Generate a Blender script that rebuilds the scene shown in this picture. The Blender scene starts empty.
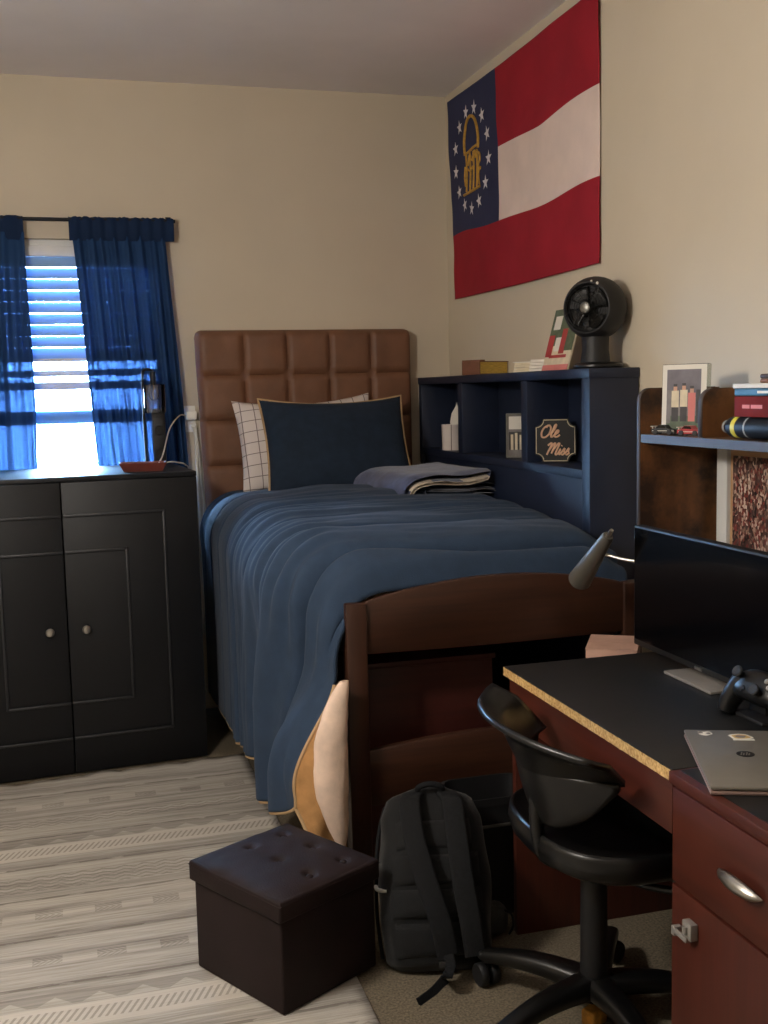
import bpy, bmesh, math, random
from mathutils import Vector, Matrix, noise as mnoise
random.seed(7)
PI = math.pi
S = bpy.context.scene
COL = S.collection

# ------------------------------------------------------------------ helpers
def lin(c):
    out = []
    for v in c[:3]:
        v = v / 255.0
        out.append(v / 12.92 if v <= 0.04045 else ((v + 0.055) / 1.055) ** 2.4)
    return (out[0], out[1], out[2], 1.0)

def clamp(x, a=0.0, b=1.0): return max(a, min(b, x))
def sm(x):
    x = clamp(x); return x * x * (3 - 2 * x)
def lerp(a, b, t): return a + (b - a) * t
def interp(x, pts):
    if x <= pts[0][0]: return pts[0][1]
    for (a, va), (b, vb) in zip(pts, pts[1:]):
        if x <= b: return lerp(va, vb, (x - a) / (b - a))
    return pts[-1][1]
def nz(x, y=0.0, z=0.0): return mnoise.noise(Vector((x, y, z)))

class MB:
    """collects shapes and becomes one mesh"""
    def __init__(self): self.bm = bmesh.new()
    def _mark(self, m):
        for f in self.bm.faces:
            if not f.tag:
                f.material_index = m; f.tag = True
    def box(self, x0, x1, y0, y1, z0, z1, bev=0.0, m=0, mat=None, seg=2):
        t = bmesh.new(); bmesh.ops.create_cube(t, size=1.0)
        c = Vector(((x0+x1)/2, (y0+y1)/2, (z0+z1)/2)); d = (x1-x0, y1-y0, z1-z0)
        for v in t.verts: v.co = Vector((v.co.x*d[0], v.co.y*d[1], v.co.z*d[2])) + c
        if bev > 0:
            bmesh.ops.bevel(t, geom=t.edges[:], offset=min(bev, 0.45*min(map(abs, d))), segments=seg, affect='EDGES', profile=0.5)
        if mat is not None: bmesh.ops.transform(t, matrix=mat, verts=t.verts[:])
        me = bpy.data.meshes.new('t'); t.to_mesh(me); t.free(); self.bm.from_mesh(me); bpy.data.meshes.remove(me)
        self._mark(m); return self
    def grid(self, fn, nu, nv, m=0, closed=False, mfn=None, uv=False):
        ul = self.bm.loops.layers.uv.verify() if uv else None
        V = [[self.bm.verts.new(fn(i/nu, j/nv)) for j in range(nv+1)] for i in range(nu if closed else nu+1)]
        n = len(V)
        for i in range(nu):
            for j in range(nv):
                a, b = V[i % n], V[(i+1) % n]
                try: f = self.bm.faces.new((a[j], b[j], b[j+1], a[j+1]))
                except ValueError: continue
                f.material_index = mfn((i+.5)/nu, (j+.5)/nv) if mfn else m
                f.tag = True
                if uv:
                    for lp_, q in zip(f.loops, ((i, j), (i+1, j), (i+1, j+1), (i, j+1))): lp_[ul].uv = (q[0]/nu, q[1]/nv)
        return self
    def tube(self, pts, r, seg=8, m=0, cap=True, closed=False):
        pts = [Vector(p) for p in pts]; n = len(pts)
        rs = r if isinstance(r, (list, tuple)) else [r]*n
        rings = []; up = None
        for i, p in enumerate(pts):
            if closed: t = pts[(i+1) % n] - pts[i-1]
            else: t = pts[min(i+1, n-1)] - pts[max(i-1, 0)]
            if t.length < 1e-9: t = Vector((0, 0, 1))
            t.normalize()
            if up is None:
                up = Vector((0, 0, 1)) if abs(t.z) < 0.9 else Vector((1, 0, 0))
            a = up - t*up.dot(t)
            if a.length < 1e-6: a = t.orthogonal()
            a.normalize(); up = a; b = t.cross(a)
            rings.append([self.bm.verts.new(p + (a*math.cos(2*PI*k/seg) + b*math.sin(2*PI*k/seg))*rs[i]) for k in range(seg)])
        for i in range(n if closed else n-1):
            A, B = rings[i], rings[(i+1) % n]
            for k in range(seg):
                self.bm.faces.new((A[k], A[(k+1) % seg], B[(k+1) % seg], B[k]))
        if cap and not closed:
            self.bm.faces.new(list(reversed(rings[0]))); self.bm.faces.new(rings[-1])
        self._mark(m); return self
    def lathe(self, prof, seg=32, mat=None, m=0):
        """prof: list of (r, z); revolved about z, then placed by mat"""
        mat = mat or Matrix.Identity(4); rings = []
        for r, z in prof:
            if r < 1e-6: rings.append([self.bm.verts.new(mat @ Vector((0, 0, z)))])
            else: rings.append([self.bm.verts.new(mat @ Vector((r*math.cos(2*PI*k/seg), r*math.sin(2*PI*k/seg), z))) for k in range(seg)])
        for A, B in zip(rings, rings[1:]):
            for k in range(seg):
                k2 = (k+1) % seg
                if len(A) == 1 and len(B) == 1: continue
                if len(A) == 1: self.bm.faces.new((A[0], B[k2], B[k]))
                elif len(B) == 1: self.bm.faces.new((A[k], A[k2], B[0]))
                else: self.bm.faces.new((A[k], A[k2], B[k2], B[k]))
        self._mark(m); return self
    def prism(self, pts, z0, z1, mat=None, m=0):
        """flat outline in xy pushed from z0 to z1, then placed by mat"""
        mat = mat or Matrix.Identity(4)
        lo = [self.bm.verts.new(mat @ Vector((p[0], p[1], z0))) for p in pts]
        hi = [self.bm.verts.new(mat @ Vector((p[0], p[1], z1))) for p in pts]
        n = len(pts)
        self.bm.faces.new(list(reversed(lo))); self.bm.faces.new(hi)
        for i in range(n): self.bm.faces.new((lo[i], lo[(i+1) % n], hi[(i+1) % n], hi[i]))
        self._mark(m); return self
    def ball(self, c, r, mat=None, m=0, u=20, v=12):
        rr = r if isinstance(r, (list, tuple)) else (r, r, r)
        res = bmesh.ops.create_uvsphere(self.bm, u_segments=u, v_segments=v, radius=1.0)
        for w in res['verts']:
            p = Vector((w.co.x*rr[0], w.co.y*rr[1], w.co.z*rr[2]))
            if mat is not None: p = mat @ p
            w.co = p + Vector(c)
        self._mark(m); return self

def world_of(o):
    m = o.matrix_basis.copy()
    while o.parent: o = o.parent; m = o.matrix_basis @ m
    return m

def obj(name, mb, mats, parent=None, local=False, smooth=True, angle=38, solid=0.0, loc=None, subsurf=0):
    """one mesh object; shapes are written in world coordinates unless local"""
    bm = mb.bm
    bmesh.ops.recalc_face_normals(bm, faces=bm.faces[:])
    if parent is not None and not local:
        bmesh.ops.transform(bm, matrix=world_of(parent).inverted(), verts=bm.verts[:])
    if loc is not None:
        bmesh.ops.translate(bm, verts=bm.verts[:], vec=-Vector(loc))
    if smooth:
        a = math.radians(angle)
        for f in bm.faces: f.smooth = True
        for e in bm.edges:
            if len(e.link_faces) == 2 and e.calc_face_angle(0) > a: e.smooth = False
    me = bpy.data.meshes.new(name); bm.to_mesh(me); bm.free()
    o = bpy.data.objects.new(name, me); COL.objects.link(o)
    for m in (mats if isinstance(mats, (list, tuple)) else [mats]): me.materials.append(m)
    if parent is not None: o.parent = parent
    if loc is not None: o.location = loc
    if solid:
        md = o.modifiers.new('thickness', 'SOLIDIFY'); md.thickness = solid; md.offset = 0
    if subsurf:
        md = o.modifiers.new('smooth', 'SUBSURF'); md.levels = subsurf; md.render_levels = subsurf
    return o

def tag(o, label, cat, group=None):
    o['label'] = label; o['category'] = cat
    if group: o['group'] = group
    return o
def thing(name, label, cat, loc=(0, 0, 0), rotz=0.0, group=None, rot=None):
    o = bpy.data.objects.new(name, None); COL.objects.link(o)
    o.location = loc; o.rotation_euler = rot if rot else (0, 0, rotz)
    o.empty_display_size = 0.05
    return tag(o, label, cat, group)
def struct(name, mb, m, parent=None, **k):
    o = obj(name, mb, m, parent, **k)
    if parent is None: o['kind'] = 'structure'
    return o
def frame_m(origin, xa, ya):
    """matrix whose local x, y, z axes are xa, ya and their normal"""
    xa = Vector(xa).normalized(); za = xa.cross(Vector(ya)).normalized(); ya = za.cross(xa)
    M = Matrix.Identity(4)
    for i in range(3):
        M[i][0], M[i][1], M[i][2], M[i][3] = xa[i], ya[i], za[i], origin[i]
    return M
def bez(p0, p1, p2, p3, n=12):
    p0, p1, p2, p3 = map(Vector, (p0, p1, p2, p3)); out = []
    for i in range(n+1):
        t = i/n; s = 1-t
        out.append(p0*s**3 + p1*3*s*s*t + p2*3*s*t*t + p3*t**3)
    return out
def smooth_path(pts, n=8):
    """Catmull-Rom through the points"""
    P = [Vector(p) for p in pts]; P = [2*P[0]-P[1]] + P + [2*P[-1]-P[-2]]; out = []
    for i in range(1, len(P)-2):
        for k in range(n):
            t = k/n; a, b, c, d = P[i-1], P[i], P[i+1], P[i+2]
            out.append(0.5*((2*b) + (c-a)*t + (2*a-5*b+4*c-d)*t*t + (3*b-a-3*c+d)*t**3))
    out.append(P[-2]); return out

# ------------------------------------------------------------------ materials
class NT:
    def __init__(self, name):
        self.m = bpy.data.materials.new(name); self.m.use_nodes = True
        self.t = self.m.node_tree; self.b = self.t.nodes['Principled BSDF']; self.out = self.t.nodes['Material Output']
    def n(self, kind, **k):
        o = self.t.nodes.new(kind)
        for a, v in k.items(): setattr(o, a, v)
        return o
    def l(self, a, b): self.t.links.new(a, b)
    def co(self, which='Object', scale=(1, 1, 1), rot=(0, 0, 0)):
        c = self.n('ShaderNodeTexCoord'); mp = self.n('ShaderNodeMapping')
        mp.inputs['Scale'].default_value = scale; mp.inputs['Rotation'].default_value = rot
        self.l(c.outputs[which], mp.inputs[0]); return mp.outputs[0]
    def noise(self, vec, scale=5, detail=4, rough=0.55):
        o = self.n('ShaderNodeTexNoise'); o.inputs['Scale'].default_value = scale
        o.inputs['Detail'].default_value = detail; o.inputs['Roughness'].default_value = rough
        if vec is not None: self.l(vec, o.inputs['Vector'])
        return o.outputs['Fac']
    def math(self, op, a, b=None, c=None):
        o = self.n('ShaderNodeMath', operation=op)
        for i, v in enumerate((a, b, c)):
            if v is None: continue
            if isinstance(v, (int, float)): o.inputs[i].default_value = v
            else: self.l(v, o.inputs[i])
        return o.outputs[0]
    def ramp(self, fac, stops):
        o = self.n('ShaderNodeValToRGB'); el = o.color_ramp.elements
        while len(el) < len(stops): el.new(0.5)
        for e, (p, c) in zip(el, stops): e.position = p; e.color = lin(c)
        self.l(fac, o.inputs[0]); return o.outputs[0]
    def mix(self, fac, a, b):
        o = self.n('ShaderNodeMix', data_type='RGBA')
        for s, v in ((o.inputs[0], fac), (o.inputs[6], a), (o.inputs[7], b)):
            if isinstance(v, (int, float)): s.default_value = v
            elif isinstance(v, tuple): s.default_value = lin(v)
            else: self.l(v, s)
        return o.outputs[2]
    def bump(self, h, strength=0.2, dist=0.01):
        o = self.n('ShaderNodeBump'); o.inputs['Strength'].default_value = strength; o.inputs['Distance'].default_value = dist
        self.l(h, o.inputs['Height']); self.l(o.outputs[0], self.b.inputs['Normal'])
    def set(self, **k):
        for a, v in k.items():
            s = self.b.inputs[a.replace('_', ' ')]
            if hasattr(v, 'links') or hasattr(v, 'is_linked'): self.l(v, s)
            elif isinstance(v, tuple): s.default_value = lin(v)
            else: s.default_value = v
        return self

def pm(name, col, rough=0.5, metal=0.0, var=0.12, vscale=8.0, bump=0.0, bscale=200.0, sheen=0.0, spec=0.5, stretch=(1, 1, 1), coat=0.0):
    N = NT(name); v = N.co(scale=stretch)
    f = N.noise(v, vscale, 4)
    lo = tuple(max(0, c*(1-var)) for c in col); hi = tuple(min(255, c*(1+var)) for c in col)
    N.set(Base_Color=N.ramp(f, [(0.3, lo), (0.7, hi)]), Roughness=rough, Metallic=metal, Specular_IOR_Level=spec, Coat_Weight=coat)
    if sheen: N.set(Sheen_Weight=sheen)
    if bump: N.bump(N.noise(v, bscale, 2), bump, 0.004)
    return N.m

def wood(name, c1, c2, axis=0, rough=0.4, scale=3.0, coat=0.05, blotch=0.0, c3=None, grain=14.0):
    N = NT(name); s = [grain]*3; s[axis] = 0.9
    v = N.co(scale=tuple(s)); f = N.noise(v, scale, 6, 0.6)
    col = N.ramp(f, [(0.3, c1), (0.7, c2)])
    if blotch:
        g = N.noise(N.co(), 7.0, 5, 0.65)
        k = N.n('ShaderNodeMapRange'); N.l(g, k.inputs[0]); k.inputs[1].default_value = 0.42; k.inputs[2].default_value = 0.62
        col = N.mix(N.math('MULTIPLY', k.outputs[0], blotch), col, c3)
    N.set(Base_Color=col, Roughness=rough, Coat_Weight=coat, Coat_Roughness=0.3)
    N.bump(f, 0.05, 0.002)
    return N.m

M = {}
M['wall'] = pm('beige_wall_paint', (203, 191, 170), 0.75, var=0.015, vscale=2, bump=0.06, bscale=90, spec=0.2)
M['ceiling'] = pm('ceiling_paint', (226, 219, 216), 0.85, var=0.02, vscale=2, bump=0.08, bscale=120, spec=0.2)
M['carpet'] = pm('tan_carpet', (106, 97, 82), 0.95, var=0.22, vscale=160, bump=0.5, bscale=420, spec=0.1)
M['white'] = pm('white_paint', (222, 222, 220), 0.45, var=0.02)
M['white_plastic'] = pm('white_plastic', (238, 235, 226), 0.4, var=0.03)
M['black_metal'] = pm('black_metal', (22, 22, 24), 0.4, metal=0.6, var=0.1)
M['black_paint'] = pm('black_cabinet_paint', (16, 17, 20), 0.5, var=0.12, vscale=5, bump=0.05, bscale=60, spec=0.35)
M['moulding'] = pm('worn_black_moulding', (34, 35, 38), 0.45, var=0.15, vscale=12)
M['shelf_paint'] = pm('navy_shelf_paint', (22, 31, 52), 0.5, var=0.08, vscale=5, bump=0.05, bscale=80)
M['steel'] = pm('brushed_steel', (190, 188, 182), 0.28, metal=1.0, var=0.06, vscale=40)
M['satin_grey'] = pm('satin_grey_metal', (150, 146, 140), .35, metal=.3, var=.03)
M['shade_grey'] = pm('dark_grey_lamp_enamel', (92, 88, 80), .4, metal=.15, var=.05)
M['dark_steel'] = pm('dark_steel', (120, 118, 112), 0.35, metal=0.9, var=0.06, vscale=40)
M['navy_quilt'] = pm('navy_quilt_fabric', (45, 61, 82), 0.85, var=0.04, vscale=18, bump=0.25, bscale=260, sheen=0.05, spec=0.2)
M['navy_pillow'] = pm('navy_pillow_fabric', (30, 42, 57), 0.85, var=0.10, vscale=20, bump=0.25, bscale=320, sheen=0.04, spec=0.2)
M['piping'] = pm('tan_piping', (172, 142, 104), 0.8, var=0.1)
M['tan_lining'] = pm('tan_lining_fabric', (168, 126, 80), 0.8, var=0.12, vscale=14, bump=0.2, bscale=200, spec=0.2)
M['cream'] = pm('cream_cotton', (232, 205, 184), 0.85, var=0.06, vscale=14, bump=0.25, bscale=90, spec=0.2)
M['throw'] = pm('slate_blue_fleece', (66, 74, 104), 0.9, var=0.15, vscale=30, bump=0.35, bscale=300, sheen=0.3, spec=0.15)
M['sherpa'] = pm('white_fleece', (225, 210, 190), 0.95, var=0.08, vscale=60, bump=0.5, bscale=300, spec=0.1)
M['leather'] = pm('brown_leatherette', (112, 77, 56), 0.5, var=0.07, vscale=9, bump=0.2, bscale=260, spec=0.4)
M['ott'] = pm('dark_brown_leatherette', (34, 24, 24), 0.62, var=0.10, vscale=9, bump=0.22, bscale=240, spec=0.2)
M['bed_wood'] = wood('dark_walnut_wood', (44, 24, 15), (66, 38, 24), 0, 0.42)
M['bed_post'] = wood('dark_walnut_post', (44, 24, 15), (64, 37, 24), 2, 0.42)
M['cherry'] = wood('cherry_laminate', (62, 25, 15), (80, 33, 20), 1, 0.42)
M['cherry_up'] = wood('cherry_laminate_upright', (62, 25, 15), (78, 32, 20), 2, 0.42)
M['dresser'] = wood('dark_cherry_panel', (58, 22, 17), (72, 28, 22), 0, 0.5)
M['rustic'] = wood('rustic_brown_board', (82, 52, 28), (128, 84, 46), 2, 0.5, blotch=0.95, c3=(42, 27, 18), grain=4.0)
M['rustic_edge'] = pm('grey_brown_edge_band', (66, 54, 48), 0.55, var=0.06)
M['desktop'] = pm('black_desk_laminate', (25, 26, 27), 0.42, var=0.10, vscale=60, bump=0.05, bscale=500)
M['plastic'] = pm('black_plastic', (12, 12, 12), 0.32, var=0.10, vscale=20, bump=0.04, bscale=500)
M['plastic_matte'] = pm('matte_black_plastic', (19, 19, 21), 0.55, var=0.10, vscale=20, bump=0.05, bscale=500)
M['screen'] = pm('switched_off_screen', (8, 8, 10), 0.12, var=0.02)
M['nylon'] = pm('black_nylon', (14, 15, 16), 0.75, var=0.16, vscale=40, bump=0.4, bscale=420, sheen=0.15, spec=0.25)
M['strap'] = pm('black_webbing', (22, 23, 25), 0.8, var=0.15, vscale=90, bump=0.4, bscale=500, spec=0.2)
M['laptop'] = pm('laptop_aluminium', (128, 123, 114), 0.38, metal=0.35, var=0.02, vscale=30)
M['laptop_base'] = pm('laptop_base_grey', (150, 126, 118), 0.4, metal=0.3, var=0.02)
M['sticker'] = pm('white_sticker', (225, 222, 212), 0.5, var=0.02)
M['sticker_gold'] = pm('gold_sticker', (190, 160, 96), 0.5, var=0.04)
M['gold'] = pm('gold_thread', (184, 142, 58), 0.6, var=0.12, vscale=60)
M['flag_red'] = pm('flag_red', (152, 32, 46), 0.75, var=0.05, vscale=6, bump=0.15, bscale=350, spec=0.2)
M['flag_white'] = pm('flag_white', (226, 206, 196), 0.75, var=0.03, vscale=6, bump=0.15, bscale=350, spec=0.2)
M['flag_blue'] = pm('flag_blue', (50, 54, 84), 0.75, var=0.06, vscale=6, bump=0.15, bscale=350, spec=0.2)
M['star'] = pm('star_white', (222, 218, 222), 0.75, var=0.03)
M['cardboard'] = pm('pinkish_cardboard', (188, 150, 132), 0.8, var=0.05, vscale=10)
M['tray'] = pm('reddish_brown_tray', (98, 48, 40), 0.45, var=0.08, vscale=12)
M['cable_white'] = pm('white_cable', (214, 208, 194), 0.5, var=0.02)
M['brown_cover'] = pm('brown_book_leather', (112, 72, 50), 0.5, var=0.1, vscale=20)
M['gilt'] = pm('gilt_page_edges', (196, 164, 78), 0.4, metal=0.3, var=0.14, vscale=40, stretch=(1, 1, 12))
M['page'] = pm('cream_pages', (214, 200, 172), 0.7, var=0.05, vscale=30)
M['paper'] = pm('white_paper', (222, 216, 204), 0.6, var=0.02)
M['book_blue'] = pm('blue_book_cover', (50, 98, 122), 0.45, var=0.05)
M['book_red'] = pm('red_book_cover', (112, 34, 30), 0.7, var=0.12, spec=0.1)
M['book_purple'] = pm('dark_purple_label', (70, 56, 92), 0.45, var=0.05)
M['navy_glossy'] = pm('dark_navy_gloss', (20, 22, 28), 0.5, var=0.1, spec=0.3)
M['yellow'] = pm('yellow_print', (204, 190, 70), 0.5, var=0.08)
M['red'] = pm('red_paint', (172, 48, 50), 0.4, var=0.05)
M['pink'] = pm('pink_print', (208, 120, 112), 0.6, var=0.05)
M['green'] = pm('green_print', (84, 96, 74), 0.6, var=0.15, vscale=40)
M['grey_print'] = pm('grey_print', (120, 114, 112), 0.6, var=0.12, vscale=30)
M['dark_print'] = pm('dark_print', (58, 54, 54), 0.6, var=0.15, vscale=30)
M['amber'] = pm('amber_wood_block', (196, 140, 58), 0.6, var=0.2, vscale=40)
M['sign_black'] = pm('sign_black', (24, 24, 24), 0.5, var=0.06)
M['sign_line'] = pm('sign_cream_line', (206, 190, 160), 0.5, var=0.03)
M['sign_letter'] = pm('sign_letter_peach', (222, 178, 146), 0.5, var=0.04)
M['ground_out'] = pm('pale_concrete_outside', (206, 206, 200), 0.9, var=0.04)
M['shrub'] = pm('shrub_leaves', (150, 190, 180), 0.8, var=0.2)

def clear(name, rough=0.02, tint=(245, 250, 250), ior=1.1, mixf=0.12):
    N = NT(name); tr = N.n('ShaderNodeBsdfTransparent'); tr.inputs[0].default_value = lin(tint)
    gl = N.n('ShaderNodeBsdfGlossy'); gl.inputs['Roughness'].default_value = rough
    fr = N.n('ShaderNodeFresnel'); fr.inputs[0].default_value = 1.45
    mx = N.n('ShaderNodeMixShader'); N.l(N.math('ADD', fr.outputs[0], mixf*0.3), mx.inputs[0]); N.l(tr.outputs[0], mx.inputs[1]); N.l(gl.outputs[0], mx.inputs[2])
    N.l(mx.outputs[0], N.out.inputs[0]); N.t.nodes.remove(N.b); return N.m
M['glass'] = clear('window_glass')
M['acrylic'] = clear('clear_acrylic', tint=(236, 240, 236), mixf=0.3)
M['lamp_glass'] = clear('clear_lamp_glass', tint=(238, 240, 242), mixf=0.1)

def sheer(name, col, tcol, lo, hi):
    """gathered voile: denser where the cloth bunches (streaks run down the cloth)"""
    N = NT(name)
    tr = N.n('ShaderNodeBsdfTransparent'); tr.inputs[0].default_value = lin(tcol)
    df = N.n('ShaderNodeBsdfDiffuse'); tl = N.n('ShaderNodeBsdfTranslucent')
    df.inputs[0].default_value = lin(col); tl.inputs[0].default_value = lin(tuple(min(255, x*1.3) for x in col))
    w = N.noise(N.co('UV', scale=(26, .7, 1)), 1.0, 4, .6); w2 = N.noise(N.co('UV', scale=(70, 1.2, 1)), 1.0, 2)
    f = N.n('ShaderNodeMapRange'); N.l(N.math('ADD', N.math('MULTIPLY', w, .75), N.math('MULTIPLY', w2, .25)), f.inputs[0])
    f.inputs[1].default_value = .40; f.inputs[2].default_value = .60; f.inputs[3].default_value = lo; f.inputs[4].default_value = hi
    a = N.n('ShaderNodeMixShader'); a.inputs[0].default_value = 0.006; N.l(df.outputs[0], a.inputs[1]); N.l(tl.outputs[0], a.inputs[2])
    b = N.n('ShaderNodeMixShader'); N.l(f.outputs[0], b.inputs[0]); N.l(a.outputs[0], b.inputs[1]); N.l(tr.outputs[0], b.inputs[2])
    N.l(b.outputs[0], N.out.inputs[0]); N.t.nodes.remove(N.b); return N.m
M['sheer'] = sheer('navy_sheer_fabric', (40, 64, 100), (96, 134, 190), 0.0008, 0.017)
M['sheer_header'] = sheer('navy_sheer_doubled', (32, 46, 72), (80, 110, 170), 0.0, 0.003)

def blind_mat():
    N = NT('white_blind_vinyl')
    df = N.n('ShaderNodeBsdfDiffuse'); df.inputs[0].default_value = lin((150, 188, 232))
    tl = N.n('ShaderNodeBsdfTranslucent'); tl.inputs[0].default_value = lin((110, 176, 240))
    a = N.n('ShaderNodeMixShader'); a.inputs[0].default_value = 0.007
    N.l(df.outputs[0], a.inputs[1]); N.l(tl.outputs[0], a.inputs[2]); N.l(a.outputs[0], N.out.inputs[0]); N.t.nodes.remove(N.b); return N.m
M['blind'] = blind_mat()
def strip_mat():
    N = NT('pale_blue_translucent_strip')
    df = N.n('ShaderNodeBsdfDiffuse'); df.inputs[0].default_value = lin((120, 165, 220))
    tl = N.n('ShaderNodeBsdfTranslucent'); tl.inputs[0].default_value = lin((110, 170, 240))
    a = N.n('ShaderNodeMixShader'); a.inputs[0].default_value = 0.010
    N.l(df.outputs[0], a.inputs[1]); N.l(tl.outputs[0], a.inputs[2]); N.l(a.outputs[0], N.out.inputs[0]); N.t.nodes.remove(N.b); return N.m
M['strip_blue'] = strip_mat()

def check_fabric():
    N = NT('cream_windowpane_check'); v = N.co()
    sp = N.n('ShaderNodeSeparateXYZ'); N.l(v, sp.inputs[0])
    def lines(o, per, w): return N.math('LESS_THAN', N.math('FRACT', N.math('MULTIPLY', o, 1/per)), w)
    g = N.math('MAXIMUM', lines(sp.outputs[0], 0.058, 0.07), lines(sp.outputs[1], 0.052, 0.07))
    N.set(Base_Color=N.mix(N.math('MULTIPLY', g, 0.8), (214, 203, 196), (92, 74, 74)), Roughness=0.85, Specular_IOR_Level=0.2)
    N.bump(N.noise(v, 250, 2), 0.2, 0.003); return N.m
M['check'] = check_fabric()

def particle_board():
    N = NT('particle_board_edge'); v = N.co()
    a = N.noise(v, 150, 3); b = N.noise(v, 45, 3)
    c = N.mix(0.4, N.ramp(a, [(0.3, (136, 96, 52)), (0.55, (206, 168, 106)), (0.75, (226, 198, 140))]), N.ramp(b, [(0.35, (160, 118, 66)), (0.65, (216, 180, 118))]))
    N.set(Base_Color=c, Roughness=0.85); N.bump(a, 0.4, 0.004); return N.m
M['chip'] = particle_board()

def crowd_print():
    N = NT('stadium_crowd_print'); v = N.co(scale=(1, 1.5, 1))
    vo = N.n('ShaderNodeTexVoronoi'); vo.inputs['Scale'].default_value = 105; N.l(v, vo.inputs[0])
    s = N.n('ShaderNodeSeparateColor'); N.l(vo.outputs['Color'], s.inputs[0])
    vo2 = N.n('ShaderNodeTexVoronoi'); vo2.inputs['Scale'].default_value = 22; N.l(v, vo2.inputs[0])
    s2 = N.n('ShaderNodeSeparateColor'); N.l(vo2.outputs['Color'], s2.inputs[0])
    f = N.math('ADD', N.math('MULTIPLY', s.outputs[0], 0.65), N.math('MULTIPLY', s2.outputs[0], 0.35))
    c = N.ramp(f, [(0.15, (34, 26, 26)), (0.32, (88, 62, 58)), (0.45, (136, 62, 56)), (0.55, (66, 54, 54)), (0.68, (160, 124, 108)), (0.85, (206, 186, 170))])
    N.set(Base_Color=c, Roughness=0.4); return N.m
M['crowd'] = crowd_print()

def rug_mat():
    N = NT('woven_grey_rug'); v = N.co()
    sp = N.n('ShaderNodeSeparateXYZ'); N.l(v, sp.inputs[0]); x, y = sp.outputs[0], sp.outputs[1]
    y = N.math('ADD', y, N.math('MULTIPLY', N.math('SUBTRACT', N.noise(v, 3, 2), 0.5), 0.012))
    fine = N.noise(N.co(scale=(2.2, 55, 1)), 2.0, 6, 0.7)
    wide = N.noise(N.co(scale=(0.35, 9, 1)), 1.6, 3, 0.6)
    c = N.ramp(fine, [(0.34, (104, 99, 92)), (0.47, (150, 146, 138)), (0.58, (177, 172, 164)), (0.8, (192, 187, 179))])
    w = N.ramp(wide, [(0.38, (140, 133, 124)), (0.56, (202, 195, 184))])
    c = N.mix(0.45, c, w)
    def band(y0, hw): return N.math('LESS_THAN', N.math('ABSOLUTE', N.math('SUBTRACT', y, y0)), hw)
    def fr(o): return N.math('FRACT', o)
    dark, light = (112, 106, 98), (208, 201, 190)
    speck = N.noise(v, 130, 2)
    def add(mask, col, amt=0.75):
        nonlocal c
        c = N.mix(N.math('MULTIPLY', mask, amt), c, col)
    for k, y0 in enumerate((2.585, 3.60, 1.57)):                      # hatch row with triangles above
        add(band(y0, 0.05), light, 0.65)
        hatch = N.math('LESS_THAN', fr(N.math('ADD', N.math('MULTIPLY', x, 56), N.math('MULTIPLY', y, -26))), 0.42)
        add(N.math('MULTIPLY', band(y0, 0.027), hatch), dark, 0.5)
        tri = N.math('ABSOLUTE', N.math('SUBTRACT', fr(N.math('MULTIPLY', x, 9.5)), 0.5))
        up = N.math('MULTIPLY', N.math('SUBTRACT', y, y0+0.058), 11)
        add(N.math('MULTIPLY', band(y0+0.085, 0.028), N.math('LESS_THAN', N.math('ADD', tri, N.math('SUBTRACT', 0.40, up)), 0.52)), dark, 0.4)
    for y0 in (2.87, 3.14, 4.02):                                      # dashed rows
        dash = N.math('LESS_THAN', fr(N.math('MULTIPLY', x, 6.1)), 0.46)
        in_ = N.math('LESS_THAN', fr(N.math('ADD', N.math('MULTIPLY', x, 60), N.math('MULTIPLY', N.math('ABSOLUTE', N.math('SUBTRACT', y, y0)), 70))), 0.55)
        add(N.math('MULTIPLY', N.math('MULTIPLY', band(y0, 0.022), dash), in_), dark, 0.34)
        add(N.math('MULTIPLY', band(y0, 0.022), N.math('SUBTRACT', 1.0, dash)), light, 0.22)
    for y0, hw in ((3.36, 0.055), (2.30, 0.05), (3.85, 0.03)):           # zigzag / mottled rows
        zz = N.math('ABSOLUTE', N.math('SUBTRACT', fr(N.math('MULTIPLY', x, 16)), 0.5))
        zz = fr(N.math('ADD', N.math('MULTIPLY', zz, 1.3), N.math('MULTIPLY', y, 42)))
        m = N.math('MULTIPLY', band(y0, hw), N.math('LESS_THAN', N.math('ADD', zz, N.math('MULTIPLY', speck, 0.6)), 0.66))
        add(m, dark, 0.45)
    for y0 in (2.74, 3.0, 3.25, 3.48, 3.72, 4.13, 2.43):                 # dark weft lines
        add(N.math('MULTIPLY', band(y0, 0.006), N.math('GREATER_THAN', N.noise(N.co(scale=(3, 20, 1)), 3, 2), 0.45)), dark, 0.7)
    N.set(Base_Color=c, Roughness=0.95, Specular_IOR_Level=0.1)
    N.bump(N.noise(N.co(scale=(1, 4, 1)), 160, 2), 0.35, 0.004); return N.m
M['rug'] = rug_mat()

# ------------------------------------------------------------------ room shell
XR, XL, YB, YF, ZC = 1.795, -2.3, 5.098, -1.3, 2.843
b = MB(); b.box(XL-.1, XR+.1, YF-.1, YB+.12, -.1, 0); struct('floor', b, M['carpet'])
b = MB(); b.box(XL-.1, XR+.1, YF-.1, YB+.12, ZC, ZC+.1); struct('ceiling', b, M['ceiling'])
b = MB(); b.box(XR, XR+.1, YF-.1, YB+.12, 0, ZC); struct('wall_right', b, M['wall'])
b = MB(); b.box(XL-.1, XL, YF-.1, YB+.12, 0, ZC); struct('wall_left', b, M['wall'])
b = MB(); b.box(XL, XR, YF-.1, YF, 0, ZC); struct('wall_front', b, M['wall'])
WX0, WX1, WZ0, WZ1 = -0.72, 0.44, 0.98, 2.16
b = MB()
b.box(XL, WX0, YB, YB+.12, 0, ZC); b.box(WX1, XR, YB, YB+.12, 0, ZC)
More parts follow.
